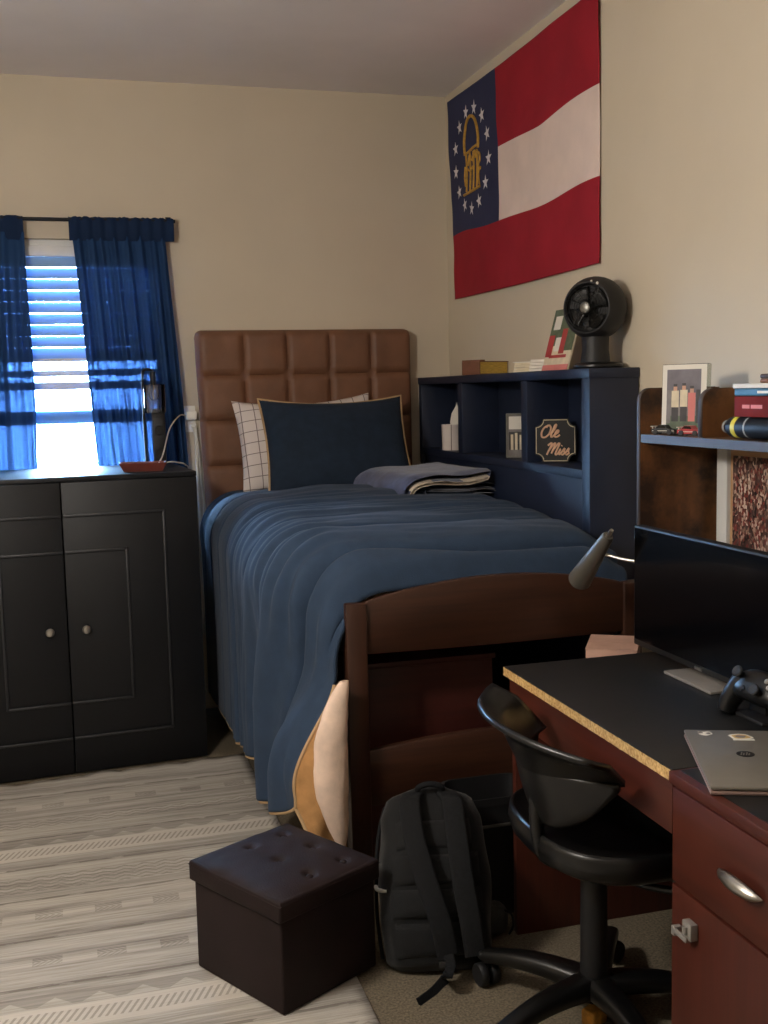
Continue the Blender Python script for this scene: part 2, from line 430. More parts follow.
b.box(WX0, WX1, YB, YB+.12, 0, WZ0); b.box(WX0, WX1, YB, YB+.12, WZ1, ZC)
struct('wall_back', b, M['wall'])
b = MB(); b.box(XR-.012, XR, YF, 3.1, 0.0, .09, .004); struct('baseboard_right', b, M['wall'])
b = MB(); b.box(.48, 1.78, YB-.012, YB, 0.0, .09, .004); struct('baseboard_back', b, M['wall'])

# window
win = bpy.data.objects.new('window_1', None); COL.objects.link(win); win.location = (-.14, YB+.06, WZ0); win['kind'] = 'structure'
b = MB(); y0, y1 = YB+.03, YB+.10
b.box(WX0, WX0+.04, y0, y1, WZ0, WZ1, .004); b.box(WX1-.04, WX1, y0, y1, WZ0, WZ1, .004)
b.box(WX0, WX1, y0, y1, WZ1-.035, WZ1, .004); b.box(WX0, WX1, y0, y1, WZ0, WZ0+.04, .004)
obj('window_frame', b, M['white'], win)
b = MB(); b.box(WX0+.04, WX1-.04, YB+.04, YB+.075, 1.565, 1.592, .003); b.box(WX0+.04, WX1-.04, YB+.055, YB+.09, 1.505, 1.54, .003)
obj('meeting_rail', b, M['white'], win)
b = MB(); b.box(WX0+.04, WX1-.04, YB+.072, YB+.085, 1.352, 1.412, .002); obj('sash_strip', b, M['strip_blue'], win)
b = MB(); b.box(WX0+.04, WX1-.04, YB+.066, YB+.070, WZ0+.04, WZ1-.035); obj('glass_pane', b, M['glass'], win)
b = MB(); b.box(WX0-.03, WX1+.03, YB-.03, YB+.03, WZ0-.025, WZ0, .005); obj('windowsill', b, M['white'], win)

# blind, half lowered
bl = thing('window_blind', 'white slatted blind lowered half way in the window', 'blind', (-.14, YB+.015, 2.1))
b = MB(); b.box(WX0+.02, WX1-.02, YB+.002, YB+.03, 2.085, 2.13, .004); obj('headrail', b, M['white'], bl)
b = MB(); z = 2.062; k = 0
while z > 1.66:
    Mx = Matrix.Translation((0, YB+.016, z)) @ Matrix.Rotation(math.radians(68), 4, 'X')
    b.box(WX0+.03, WX1-.03, -.0256, .0256, -.0012, .0012, mat=Mx); z -= .0495
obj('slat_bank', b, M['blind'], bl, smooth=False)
b = MB(); b.box(WX0+.03, WX1-.03, YB+.006, YB+.028, 1.628, 1.646, .003); obj('bottom_rail', b, M['white'], bl)

# outside
b = MB(); b.box(-14, 14, YB+.3, 30, -.6, -.5); o = struct('ground_outside', b, M['ground_out'])
sh = thing('garden_shrub', 'small pale shrub outside seen through the window', 'shrub', (.02, 8.6, -.5))
b = MB()
for i in range(60):
    a = random.uniform(0, 2*PI); r = random.uniform(0, .24); zz = random.uniform(.95, 1.55)-.03
    Mx = Matrix.Translation((.04+r*math.cos(a)*1.0, 8.6+r*math.sin(a), zz-.5)) @ Matrix.Rotation(random.uniform(0, 3), 4, 'Z') @ Matrix.Rotation(random.uniform(.2, 1.3), 4, 'X')
    b.box(-.035, .035, -.018, .018, -.002, .002, mat=Mx)
obj('foliage', b, M['shrub'], sh, smooth=False)
b = MB(); b.tube([(.02, 8.6, -.5), (.03, 8.6, .3), (.04, 8.6, .95)], [.02, .015, .006], 6); obj('stem', b, M['bed_wood'], sh)

# ------------------------------------------------------------------ curtains
rod = thing('curtain_rod', 'thin black rod above the window, carrying both blue curtains', 'curtain rod', (-.14, 5.03, 2.235))
b = MB(); b.tube([(-.86, 5.03, 2.232), (.50, 5.03, 2.232)], .008, 10); obj('pole', b, M['black_metal'], rod)
for sx in (-.83, .475):
    b = MB(); b.box(sx-.008, sx+.008, 5.02, YB, 2.215, 2.23, .002); b.box(sx-.012, sx+.012, YB-.006, YB, 2.18, 2.26, .002); obj('bracket', b, M['black_metal'], rod)
def curtain(name, label, xtop, xbot, x_head, ph, zb):
    t = thing(name, label, 'curtain', ((xtop[0]+xtop[1])/2, 5.03, 2.24), group='sheer curtains on the rod')
    def fn(u, v):
        z = lerp(2.175, zb, v)
        w = v**0.85
        xa, xb = lerp(xtop[0], xbot[0], w), lerp(xtop[1], xbot[1], w)
        uu = u + .035*nz(u*5+ph, v*1.2, ph) + .02*math.sin(9*u+ph+v*1.5)
        x = lerp(xa, xb, uu)
        a = .008 + .016*v
        y = 5.03 + a*(math.sin(2*PI*8*uu+ph) + .55*math.sin(2*PI*14.3*uu+2*ph+v) + .5*nz(uu*9, v*2, ph))
        return Vector((x, min(y, 5.085), z))
    b = MB(); b.grid(fn, 150, 40, uv=True); obj('panel', b, M['sheer'], t)
    def hd(u, v):
        a = 2*PI*v; x = lerp(x_head[0], x_head[1], u)
        rz = .031 if math.sin(a) > 0 else .07
        z = 2.214 + rz*math.sin(a) + .006*nz(u*40+ph, 0, ph)*(1 if math.sin(a) > .5 else 0)
        return Vector((x, 5.03 + .014*math.cos(a) + .005*math.sin(u*55+ph), z))
    b = MB(); b.grid(hd, 70, 12, uv=True); obj('rod_pocket', b, M['sheer_header'], t)
curtain('sheer_curtain', 'sheer navy curtain at the right of the window, slanting outward', (.045, .462), (.110, .52), (.045, .492), 1.3, 1.14)
curtain('sheer_curtain', 'sheer navy curtain at the left edge of the photo, hanging straight', (-.78, -.147), (-.80, -.150), (-.80, -.142), 4.1, 1.14)

# ------------------------------------------------------------------ black cabinet
CY0, CY1, CX0, CX1, CH = 4.39, 4.975, -.565, .476, 1.17
cab = thing('storage_cabinet', 'black two-door cabinet standing under the window', 'cabinet', (CX1, CY0, 0))
b = MB()
b.box(CX0, CX0+.02, CY0+.02, CY1, 0, CH-.02, .002); b.box(CX1-.02, CX1, CY0+.02, CY1, 0, CH-.02, .002)
b.box(CX0+.02, CX1-.02, CY1-.015, CY1, 0, CH-.02); b.box(CX0+.02, CX1-.02, CY0+.02, CY1-.015, .05, .07)
b.box(CX0+.02, CX1-.02, CY0+.025, CY1-.02, .55, .57); b.box(CX0+.02, CX1-.02, CY0+.02, CY0+.035, 0, .05)
obj('carcass', b, M['black_paint'], cab)
b = MB(); b.box(CX0-.001, CX1+.001, CY0-.002, CY1, CH-.02, CH, .003); obj('top_panel', b, M['black_paint'], cab)
cm = (CX0+CX1)/2
def strip(b, p, q, w=.011):
    """half-round moulding strip on the door front"""
    (xa, za), (xb, zb) = p, q
    b.box(min(xa, xb)-w/2, max(xa, xb)+w/2, CY0-.009, CY0, min(za, zb)-w/2, max(za, zb)+w/2, .0035)
for side in (-1, 1):
    xa, xb = (CX0, cm-.0022) if side < 0 else (cm+.0022, CX1)
    b = MB(); b.box(xa, xb, CY0, CY0+.02, .006, CH-.022, .0025)
    ob = obj('door', b, M['black_paint'], cab)
    b = MB()
    for hw, z0, z1 in ((.385, .148, 1.02), (.236, .288, .88)):
        xe = cm + side*hw; xi = cm + side*.008
        strip(b, (xi, z0), (xe, z0)); strip(b, (xi, z1), (xe, z1)); strip(b, (xe, z0), (xe, z1))
    obj('moulding', b, M['moulding'], ob)
    b = MB(); kx = cm + side*.068
    Mx = Matrix.Translation((kx, CY0, .577)) @ Matrix.Rotation(PI/2, 4, 'X')
    b.lathe([(0, 0), (.008, 0), (.006, .008), (.006, .012), (.015, .018), (.017, .024), (.013, .029), (0, .031)], 20, Mx)
    obj('knob', b, M['steel'], ob)

cab.rotation_euler = (0, 0, math.radians(4))
# tray + lamp + cords
tr = thing('wooden_tray', 'small reddish brown tray on top of the black cabinet', 'tray', (.28, 4.53, CH), rotz=math.radians(-3))
b = MB(); w, d, h = .088, .058, .034
def tray_ring(s, z): return [(-w*s, -d*s, z), (w*s, -d*s, z), (w*s, d*s, z), (-w*s, d*s, z)]
rings = [tray_ring(.86, .0), tray_ring(1.06, h), tray_ring(1.0, h), tray_ring(.82, .008)]
vs = [[b.bm.verts.new(p) for p in r] for r in rings]
for A, B in zip(vs, vs[1:]):
    for k in range(4): b.bm.faces.new((A[k], A[(k+1) % 4], B[(k+1) % 4], B[k]))
b.bm.faces.new(list(reversed(vs[0]))); b.bm.faces.new(vs[-1])
obj('tray_body', b, M['tray'], tr, local=True, angle=20)
lp = thing('table_lamp', 'slim black lamp with clear glass shade standing behind the brown tray', 'lamp', (.335, 4.76, CH))
b = MB(); b.lathe([(0, 0), (.045, 0), (.045, .008), (.03, .016), (.012, .022), (0, .024)], 28, Matrix.Translation((.33, 4.76, CH))); obj('base', b, M['black_metal'], lp)
b = MB(); b.tube(smooth_path([(.31, 4.76, CH+.02), (.308, 4.76, 1.40), (.309, 4.76, 1.55), (.315, 4.76, 1.575), (.335, 4.76, 1.58), (.352, 4.76, 1.57)], 6), .006, 8); obj('stem', b, M['black_metal'], lp)
b = MB(); b.lathe([(.012, .0), (.014, .03), (.012, .05), (0, .052)], 16, Matrix.Translation((.352, 4.76, 1.52))); obj('socket', b, M['black_metal'], lp)
b = MB(); b.lathe([(.045, 0), (.046, 0), (.046, .118), (.012, .122), (.012, .120), (.045, .116), (.045, 0)], 32, Matrix.Translation((.354, 4.76, 1.398))); obj('lamp_shade', b, M['lamp_glass'], lp)
b = MB(); b.lathe([(.010, .1), (.014, .085), (.022, .06), (.022, .045), (.012, .03), (0, .027)], 16, Matrix.Translation((.352, 4.76, 1.42))); obj('bulb', b, M['lamp_glass'], lp)
b = MB(); b.tube([(.352, 4.76, 1.455), (.349, 4.762, 1.48), (.355, 4.758, 1.50), (.352, 4.76, 1.52)], .0022, 6); obj('filament', b, M['gold'], lp)
sp = thing('small_speaker', 'flat black speaker standing upright on the cabinet by the lamp', 'speaker', (.37, 4.86, CH))
b = MB(); b.box(.347, .402, 4.84, 4.87, CH, 1.41, .006); obj('cabinet_shell', b, M['plastic_matte'], sp)
for zz in (1.22, 1.32):
    b = MB(); b.lathe([(0, .0), (.018, .0), (.020, .002), (.022, 0)], 20, Matrix.Translation((.3745, 4.839, zz)) @ Matrix.Rotation(PI/2, 4, 'X')); obj('speaker_cone', b, M['plastic'], sp)

ad = thing('power_adapter', 'white power adapter plugged into the wall beside the brown headboard', 'power adapter', (.545, YB-.02, 1.377))
b = MB(); b.box(.515, .562, YB-.045, YB-.006, 1.357, 1.395, .005); obj('adapter_block', b, M['white_plastic'], ad)
b = MB(); b.box(.50, .560, YB-.006, YB, 1.30, 1.42, .003); obj('wall_plate', b, M['white_plastic'], ad)
b = MB(); b.box(.535, .560, YB-.028, YB-.006, 1.322, 1.338, .003); obj('lower_plug', b, M['white_plastic'], ad)
b = MB(); b.tube(smooth_path([(.515, YB-.035, 1.376), (.475, 4.96, 1.378), (.425, 4.90, 1.325), (.385, 4.75, 1.24), (.36, 4.62, 1.208), (.34, 4.56, 1.19)], 10), .003, 8)
tag(obj('charging_cable', b, M['cable_white']), 'thin white cable curving from the wall adapter down to the brown tray', 'cable')
b = MB(); b.tube(smooth_path([(.35, 4.6, 1.181), (.39, 4.62, 1.195), (.43, 4.66, 1.19), (.468, 4.72, 1.175), (.492, 4.8, 1.13), (.505, 4.9, .9), (.51, 4.95, .7)], 10), .003, 8)
tag(obj('charging_cable', b, M['cable_white']), 'white cable running from the tray over the cabinet edge', 'cable')
b = MB(); b.tube(smooth_path([(.548, YB-.02, 1.33), (.556, YB-.02, 1.26), (.556, YB-.02, 1.12), (.560, YB-.02, .98), (.565, YB-.02, .75), (.57, YB-.02, .4)], 10), .007, 8)
tag(obj('wall_cable', b, M['cable_white']), 'thick white cord hanging straight down the wall from the adapter beside the headboard', 'cable')
b = MB(); b.tube(smooth_path([(.556, YB-.03, 1.33), (.566, YB-.03, 1.2), (.572, YB-.03, 1.06), (.580, YB-.03, .97), (.575, YB-.03, .88), (.575, YB-.03, .5)], 10), .0035, 8)
tag(obj('wall_cable', b, M['cable_white']), 'thin white cord looping down beside the brown headboard', 'cable')

# ------------------------------------------------------------------ rug
RX0, RX1, RY0, RY1 = -1.5, .622, .9, 4.345
def rug_top(u, v):
    x = lerp(RX0, RX1, u); y = lerp(RY0, RY1, v)
    x += .006*nz(y*2.5, 3)*(u > .9)
    y += v**8*(.016*nz(x*7+3) + .007*math.sin(x*31) + .068*(x-.62))
    return Vector((x, y, .007 + .0025*nz(x*3, y*3) + v**20*.006*abs(math.sin(x*25))))
b = MB(); b.grid(rug_top, 60, 90)
tag(obj('area_rug', b, M['rug'], solid=.006), 'large grey and cream striped woven rug on the floor', 'rug')

# ------------------------------------------------------------------ headboard
HX0, HX1, HZ1, HY = .562, 1.582, 1.757, 5.0
HCOL = [.562, .778, .98, 1.18, 1.378, 1.582]
hb = thing('upholstered_headboard', 'brown leather headboard with stitched square panels against the back wall', 'headboard', ((HX0+HX1)/2, 5.05, .35))
nc, nr = 5, 7; cw = (HX1-HX0)/nc; rh = .204; z0h = HZ1 - nr*rh
def pf(u, v):
    cu, cv = (u*nc) % 1.0, (v*nr) % 1.0
    if u >= 1: cu = 1.0
    if v >= 1: cv = 1.0
    p = (max(0, 1-abs(2*cu-1)**9)*max(0, 1-abs(2*cv-1)**9))**.4
    ci = min(int(u*nc), nc-1); xu = lerp(HCOL[ci], HCOL[ci+1], u*nc-ci)
    ed = min(u*(HX1-HX0), (1-u)*(HX1-HX0), (1-v)*nr*rh)
    rr = .034; e = 0 if ed > rr else rr - math.sqrt(max(0, rr*rr-(rr-ed)**2))
    x = xu + .030*(1-u)**3*(1-v)*nr*.204 + .004*nz(v*9, 1)*(1 if u in (0, 1) else 0); zz = lerp(z0h, HZ1, v)
    cr = .035                                                        # rounded upper corners
    dx = min(x-HX0, HX1-x); dz = HZ1-zz
    if dx < cr and dz < cr:
        q = Vector((cr-dx, cr-dz)); m_ = max(q.x, q.y)
        if q.length > 1e-6:
            s_ = m_/q.length; ndx, ndz = cr-q.x*s_, cr-q.y*s_
            x = HX0+ndx if x-HX0 < HX1-x else HX1-ndx; zz = HZ1-ndz
    return Vector((x, HY + .020 - .020*p + e + .003*nz(x*14, zz*14), zz))
b = MB(); b.grid(pf, nc*14, nr*12)
obj('tufted_front', b, M['leather'], hb, angle=80)
b = MB(); b.box(HX0+.036, HX1-.004, HY+.03, YB-.004, z0h, HZ1-.004, .02, seg=4); obj('back_frame', b, M['leather'], hb)

# ------------------------------------------------------------------ bed
BY = 2.985
bed = thing('wooden_bed', 'dark brown wooden single bed with an arched footboard', 'bed', (1.18, 4.0, 0))
PX0, PX1 = .728, 1.668
for px0 in (PX0, PX1-.062):
    b = MB(); b.box(px0, px0+.062, BY, BY+.055, 0, .868, .005); obj('post', b, M['bed_post'], bed)
def arch(u, amp=.048): return amp*math.sin(PI*u)**.8
def rail(name, z0, z1, amp, amp_b):
    b = MB(); n = 40
    def fn(u, v):
        x = lerp(PX0+.06, PX1-.06, u); zt = z1+arch(u, amp); zb = z0+arch(u, amp_b)
        prof = [(BY+.015, zb), (BY+.012, zb+.004), (BY+.012, zt-.006), (BY+.016, zt), (BY+.036, zt), (BY+.04, zt-.006), (BY+.04, zb+.004), (BY+.036, zb)]
        k = int(round(v*8)) % 8
        return Vector((x, prof[k][0], prof[k][1]))
    b.grid(fn, n, 8)
    obj(name, b, M['bed_wood'], bed)
rail('top_rail', .716, .868, .052, -.004)
rail('lower_rail', .262, .425, .03, .0)
for sx in (PX0+.015, PX1-.09):
    b = MB(); b.box(sx, sx+.025, BY+.055, 4.98, .70, .80, .004); obj('side_rail', b, M['bed_wood'], bed)
b = MB(); b.box(PX0+.05, PX1-.07, BY+.075, 4.96, .75, .90, .05, seg=4); obj('mattress', b, M['cream'], bed)
b = MB(); b.box(PX0+.045, PX1-.06, BY+.05, 4.96, .73, .75); obj('slat_base', b, M['bed_wood'], bed)
dr = thing('wooden_dresser', 'dark cherry red dresser standing under the bed behind the footboard', 'dresser', (1.0, 3.7, 0))
b = MB(); b.box(.79, 1.24, 3.16, 4.3, .03, .63, .004); obj('dresser_body', b, M['dresser'], dr)
b = MB(); b.box(.785, 1.245, 3.145, 4.31, .63, .648, .003); obj('dresser_top', b, M['dresser'], dr)
b = MB(); b.box(.80, 1.23, 3.20, 4.28, 0, .03); obj('plinth', b, M['black_paint'], dr)
bn = thing('storage_bin', 'black plastic storage bin on the floor between the backpack and the desk end', 'bin', (1.09, 2.82, 0))
b = MB()
def bin_fn(u, v):
    a = 2*PI*u; prof = [(0, 0.0), (.86, 0.0), (.95, .17), (1.0, .30), (1.04, .30), (1.04, .32), (.97, .32), (.9, .05), (0, .04)]
    k = v*(len(prof)-1); i = min(int(k), len(prof)-2); f = k-i
    r = lerp(prof[i][0], prof[i+1][0], f); zz = lerp(prof[i][1], prof[i+1][1], f)
    c, s = math.cos(a), math.sin(a); q = (abs(c)**6+abs(s)**6)**(-1/6)
    return Vector((1.09+.118*r*c*q, 2.825+.088*r*s*q, zz*1.08))
b.grid(bin_fn, 40, 8, closed=True); obj('tub', b, M['plastic_matte'], bn)
b = MB(); b.tube([(.99, 2.728, .27), (1.19, 2.728, .27)], .005, 8); obj('handle', b, M['dark_steel'], bn)

# comforter
def ztop(y): return interp(y, [(2.97, .865), (3.034, .868), (3.055, .94), (3.12, .985), (3.3, 1.005), (3.8, 1.022), (4.3, 1.032), (4.6, 1.024), (4.97, 1.0)])
def zhem(y): return interp(y, [(2.98, .30), (3.05, .26), (3.2, .21), (3.40, .17), (3.47, .185), (3.53, .255), (3.9, .205), (4.4, .155), (4.95, .115)])
def xside(y, z):
    f = sm((3.40-y)/.42)
    return interp(y, [(2.98, .565), (3.4, .565), (4.0, .555), (4.95, .562)]) + .142*f*sm((z-.34)/.34)
def xrb(y): return 1.585 + .05*sm((3.20-y)/.06)
def quilt_base(s, y):
    """s: 0 at the right-hand edge of the bed, 1 at the hem on the left"""
    zt = ztop(y); r = .17; zh = zhem(y); XRB = xrb(y)
    xs = xside(y, zt-.1)
    L1 = XRB-(xs+r); L2 = r*PI/2; L3 = max(.05, zt-r-zh); L = L1+L2+L3
    d = s*L
    if d < L1:
        x = XRB-d; q = (XRB-x)/(XRB-xs)
        z = zt + .022*math.sin(PI*clamp(q)) - .07*sm((x-1.50)/.16) 
        return Vector((x, y, z)), d
    if d < L1+L2:
        a = (d-L1)/r
        return Vector((xs+r-r*math.sin(a), y, zt-r+r*math.cos(a) + .022*math.sin(PI*clamp(L1/(XRB-xs)))*math.cos(a))), d
    z = zt-r-(d-L1-L2)
    return Vector((xside(y, z)+ (xs-xside(y, zt-r))*clamp(1-(d-L1-L2)/.15), y, z)), d
def q_y(s, v): return lerp(lerp(3.034, 2.992, sm((s-.60)/.06)), 4.975, v)
def quilt(u, v):
    s, y = u, q_y(u, v)
    e = .004
    p, d = quilt_base(s, y); pa, _ = quilt_base(clamp(s+e), y); pb, _ = quilt_base(clamp(s-e), y)
    qa, _ = quilt_base(s, min(4.975, y+.01)); qb, _ = quilt_base(s, max(2.975, y-.01))
    n = (pa-pb).cross(qa-qb); n.normalize()
    drop = clamp((d-1.0)/.45)
    if n.dot(Vector((-.6, 0, .8))) < 0: n = -n
    side_head = sm((y-4.0)/.5)*drop                                   # the hanging side is taut towards the head
    yy = y + .04*math.sin(d*2.1+1) + .05*nz(d*1.7, y*1.3) - .10*drop*sm((3.9-y)/.8)
    per = .245; c = abs(math.sin(PI*(yy+.06)/per)); puff = .028*(c**.42)*(1-.75*side_head)*(1-.35*drop)
    sd_ = ((yy+.06)/per+.5) % 1.0 - .5; crease = -.011*math.exp(-(sd_*per/.011)**2)*(.3+.7*(1-side_head))
    gate = clamp(.15+1.6*nz(d*1.9+5, y*1.7))
    zone = lerp(1.0, .25+.75*sm((4.25-y)/.45), sm((d-.55)/.3))
    edge = math.exp(-((d-1.0)/.26)**2)
    wr = .0075*math.sin(2*PI*yy/.067 + 4*nz(d*2.2, y*2.4) + 1.5*math.sin(d*3))*gate*(1-side_head)
    wr2 = (.010*nz(d*3.0, yy*9, 2) + .006*nz(d*6, yy*19, 5) + .0035*nz(d*13, yy*30, 8))*(1-.7*side_head)*(.5-.15*drop)
    fold = (.024*math.sin(2*PI*yy/.30+.5*math.sin(3*d)+2.2) + .005*math.sin(2*PI*yy/.13+1.1))*drop*sm((4.25-y)/.7)
    k = sm((y-2.975)/.09)
    off = (puff*(.4+.6*zone) + crease + wr*zone*(1+.7*edge) + wr2*zone*(1+.5*edge)) * (.3+.7*k) + fold*k
    return p + n*off
b = MB(); b.grid(quilt, 170, 360)
cf = tag(obj('comforter', b, M['navy_quilt'], solid=.012, angle=80), 'navy blue quilted comforter spread over the bed and hanging to the floor', 'comforter')
# piping along the hem and up the open corner
b = MB(); hem = [quilt(1.0, k/60) + Vector((0, 0, -.004)) for k in range(61)]
edge_l = [quilt(s_, 0.0)+Vector((-.002, -.006, 0)) for s_ in [lerp(.76, 1.0, k/28) for k in range(29)]]
b.tube(hem, .006, 8); b.tube(edge_l, .006, 8)
obj('piping', b, M['piping'], cf)
# tan lining turned out at the foot corner
E_ = [p_ for p_ in edge_l if p_.z < .70]
def lining(u, v):
    k = v*(len(E_)-1); i = min(int(k), len(E_)-2); a = E_[i].lerp(E_[i+1], k-i)
    c = Vector((lerp(.716, .700, v), 2.955-.02*v, lerp(E_[0].z, .135, v**1.15)))
    p = a.lerp(c, u); bulge = math.sin(PI*u)
    p.y += -.02*bulge*v + .02*math.sin(6*u+3*v)*bulge*v
    p.x += .012*math.sin(9*v+4*u)*bulge
    p.z += -.05*math.sin(PI*u)*v**3
    return p
b = MB(); b.grid(lining, 16, 28)
obj('lining', b, M['tan_lining'], cf, solid=.006, angle=80)
b = MB(); b.tube([lining(k/16, 1.0)+Vector((0, -.003, -.003)) for k in range(17)], .006, 8); obj('lining_piping', b, M['piping'], cf)
# cream sheet bunched in the open corner
def sheet(u, v):
    a = 2*PI*u
    cx = interp(v, [(0, .704), (.12, .684), (.35, .658), (.7, .660), (1, .684)]); cz = lerp(.665, .185, v)
    r = .050*math.sin(PI*clamp(.03+.95*v))**.6
    w = 1+.10*nz(math.cos(a)*1.2, math.sin(a)*1.2, v*4)+.05*nz(math.cos(a)*3, math.sin(a)*3, v*14)
    return Vector((cx+r*math.cos(a)*w, 2.925+r*.7*math.sin(a)*w, cz))
b = MB(); b.grid(sheet, 28, 46, closed=True)
tag(obj('bed_sheet', b, M['cream'], angle=80), 'cream sheet bulging out of the open comforter corner beside the bed post', 'sheet')

# pillows
def pillow(name, label, w, h, t, loc, rx, rz, mat, pipe=None, ry=0.0, sag=.0):
    o = thing(name, label, 'pillow', loc, rot=(rx, ry, rz))
    def fn(sgn):
        def g(u, v):
            a, c = 2*u-1, 2*v-1
            f = (max(0, 1-abs(a)**2.6)*max(0, 1-abs(c)**2.6))**.55
            px = a*w/2*(1-.07*(1-abs(a)**2)*0 - .055*(1-c*c)*abs(a)**3); py = c*h/2*(1-.075*(1-a*a)*abs(c)**3) - sag*(1-a*a)*(c > 0)*c
            return Vector((px, py, sgn*(t/2*f) + .004*nz(a*3, c*3, sgn)*f))
        return g
    b = MB(); b.grid(fn(1), 34, 26); b.grid(fn(-1), 34, 26)
    bmesh.ops.remove_doubles(b.bm, verts=b.bm.verts[:], dist=.0004)
    obj('cushion', b, mat, o, local=True, angle=80)
    if pipe:
        ring = [fn(1)(k/30, 0) for k in range(30)] + [fn(1)(1, k/22) for k in range(22)] + [fn(1)(1-k/30, 1) for k in range(30)] + [fn(1)(0, 1-k/22) for k in range(22)]
        b = MB(); b.tube(ring, .0055, 8, closed=True); obj('piping', b, pipe, o, local=True)
    return o
pillow('bed_pillow', 'white pillow with a brown checked grid behind the navy pillow', .64, .44, .14, (1.035, 4.885, 1.245), math.radians(68), math.radians(0), M['check'], ry=math.radians(-2), sag=.02)
pillow('bed_pillow', 'navy blue pillow with tan piping leaning against the headboard', .655, .475, .15, (1.132, 4.715, 1.236), math.radians(61), math.radians(-1), M['navy_pillow'], M['piping'], sag=.018)

# folded throw
th = thing('folded_blanket', 'folded slate blue fleece blanket with white lining on the bed beside the shelf', 'blanket', (1.408, 4.25, 1.05), rotz=math.radians(6))
def ribbon(path, th_, y0, y1, m_, parent, name, jitter=0.0):
    P = smooth_path([(p[0], 0, p[1]) for p in path], 6); n = len(P)
    def fn(u, v):
        k = u*2*(n-1); side = 1
        if k > n-1: k = 2*(n-1)-k; side = -1
        i = min(int(k), n-2); f = k-i; p = P[i].lerp(P[i+1], f); t = (P[i+1]-P[i]).normalized()
        nn = Vector((-t.z, 0, t.x)); yy = lerp(y0, y1, v)
        q = p + nn*side*th_/2*(1.0)
        ed = min(v, 1-v); q.z -= .010*max(0, 1-ed/.08)*clamp(q.z/.08)
        return Vector((q.x + jitter*nz(yy*4, 1)+.01*nz(yy*5, p.x*6), yy+.012*nz(p.x*9, 2), q.z + .006*nz(q.x*8, yy*8)))
    b = MB(); b.grid(fn, 2*(n-1), 26)
    return obj(name, b, m_, parent, local=True, angle=80)
ribbon([(.19, .012), (.05, .013), (-.08, .015), (-.10, .03), (-.06, .04), (.08, .036), (.17, .038), (.20, .028), (.195, .012)], .018, -.20, .30, M['throw'], th, 'lower_fold')
ribbon([(-.185, .006), (-.178, .035), (-.15, .056), (-.09, .062), (0, .060), (.09, .066), (.155, .074)], .012, -.232, .29, M['sherpa'], th, 'fleece_lining')
ribbon([(-.205, .010), (-.195, .045), (-.155, .075), (-.08, .083), (.02, .082), (.10, .086), (.165, .088)], .026, -.225, .32, M['throw'], th, 'upper_fold')

# ------------------------------------------------------------------ navy shelf unit along the right wall
SX, SY0, SY1, SZ = 1.614, 3.235, 5.03, 1.525
shf = thing('cubby_shelf', 'navy three-cubby shelf unit standing between the bed and the right wall', 'shelf unit', (1.7, 4.06, 0))
for ya_, yb_ in ((SY0, SY0+.06), (SY1-.04, SY1)):
    b = MB(); b.box(SX, XR-.004, ya_, yb_, 0, SZ-.03, .003); obj('end_panel', b, M['shelf_paint'], shf)
b = MB(); b.box(SX-.004, XR-.004, SY0-.004, SY1, SZ-.032, SZ, .003); obj('top_board', b, M['shelf_paint'], shf)
b = MB(); b.box(SX, XR-.012, SY0+.06, SY1-.04, 1.165, 1.195, .002); obj('cubby_floor', b, M['shelf_paint'], shf)
for yd in (4.462, 3.772):
    b = MB(); b.box(SX+.002, XR-.012, yd-.028, yd+.028, 1.195, SZ-.032, .002); obj('divider', b, M['shelf_paint'], shf)
b = MB(); b.box(XR-.012, XR-.004, SY0+.06, SY1-.04, 0, SZ-.032); obj('back_panel', b, M['shelf_paint'], shf)
b = MB(); b.box(SX+.012, XR-.012, SY0+.06, SY1-.04, .0, 1.165, .002); obj('lower_panel', b, M['shelf_paint'], shf)

# cubby contents
cu = thing('pencil_cup', 'pale checked cup with a white feather in the far cubby of the shelf', 'cup', (1.70, 4.80, 1.195))
b = MB(); b.lathe([(0, 0), (.043, 0), (.045, .115), (.042, .115), (.040, .006), (0, .006)], 28, Matrix.Translation((1.66, 4.70, 1.195))); obj('cup_body', b, M['check'], cu)
b = MB()
fm = frame_m((1.675, 4.70, 1.29), (.908, -.42, 0), (0, 0, 1))
b.prism([(-.015, 0), (-.02, .03), (-.012, .07), (.006, .10), (.012, .12), (.02, .07), (.016, .02), (.01, 0)], -.004, .004, fm); obj('feather', b, M['paper'], cu)

pf_ = thing('photo_strip_frame', 'small upright silver photo frame in the middle cubby of the shelf', 'photo frame', (1.70, 4.02, 1.197))
fm = frame_m((1.68, 3.985, 1.197), (.92, -.39, 0), (0, 0, 1))
b = MB(); b.box(-.045, -.038, 0, .172, -.006, .006, mat=fm); b.box(.038, .045, 0, .172, -.006, .006, mat=fm); b.box(-.038, .038, .165, .172, -.006, .006, mat=fm); b.box(-.038, .038, 0, .007, -.006, .006, mat=fm)
obj('frame_border', b, M['dark_steel'], pf_)
b = MB(); b.box(-.038, .038, .007, .165, -.003, .001, mat=fm, m=0)
b.box(-.034, .034, .11, .16, .001, .002, mat=fm, m=1); b.box(-.034, .034, .03, .10, .001, .002, mat=fm, m=2)
for k, (xx, hh) in enumerate(((-.022, .06), (-.006, .066), (.012, .058), (.024, .05))): b.box(xx-.005, xx+.005, .03, .03+hh, .002, .003, mat=fm, m=3)
obj('photo_print', b, [M['grey_print'], M['paper'], M['dark_print'], M['page']], pf_)

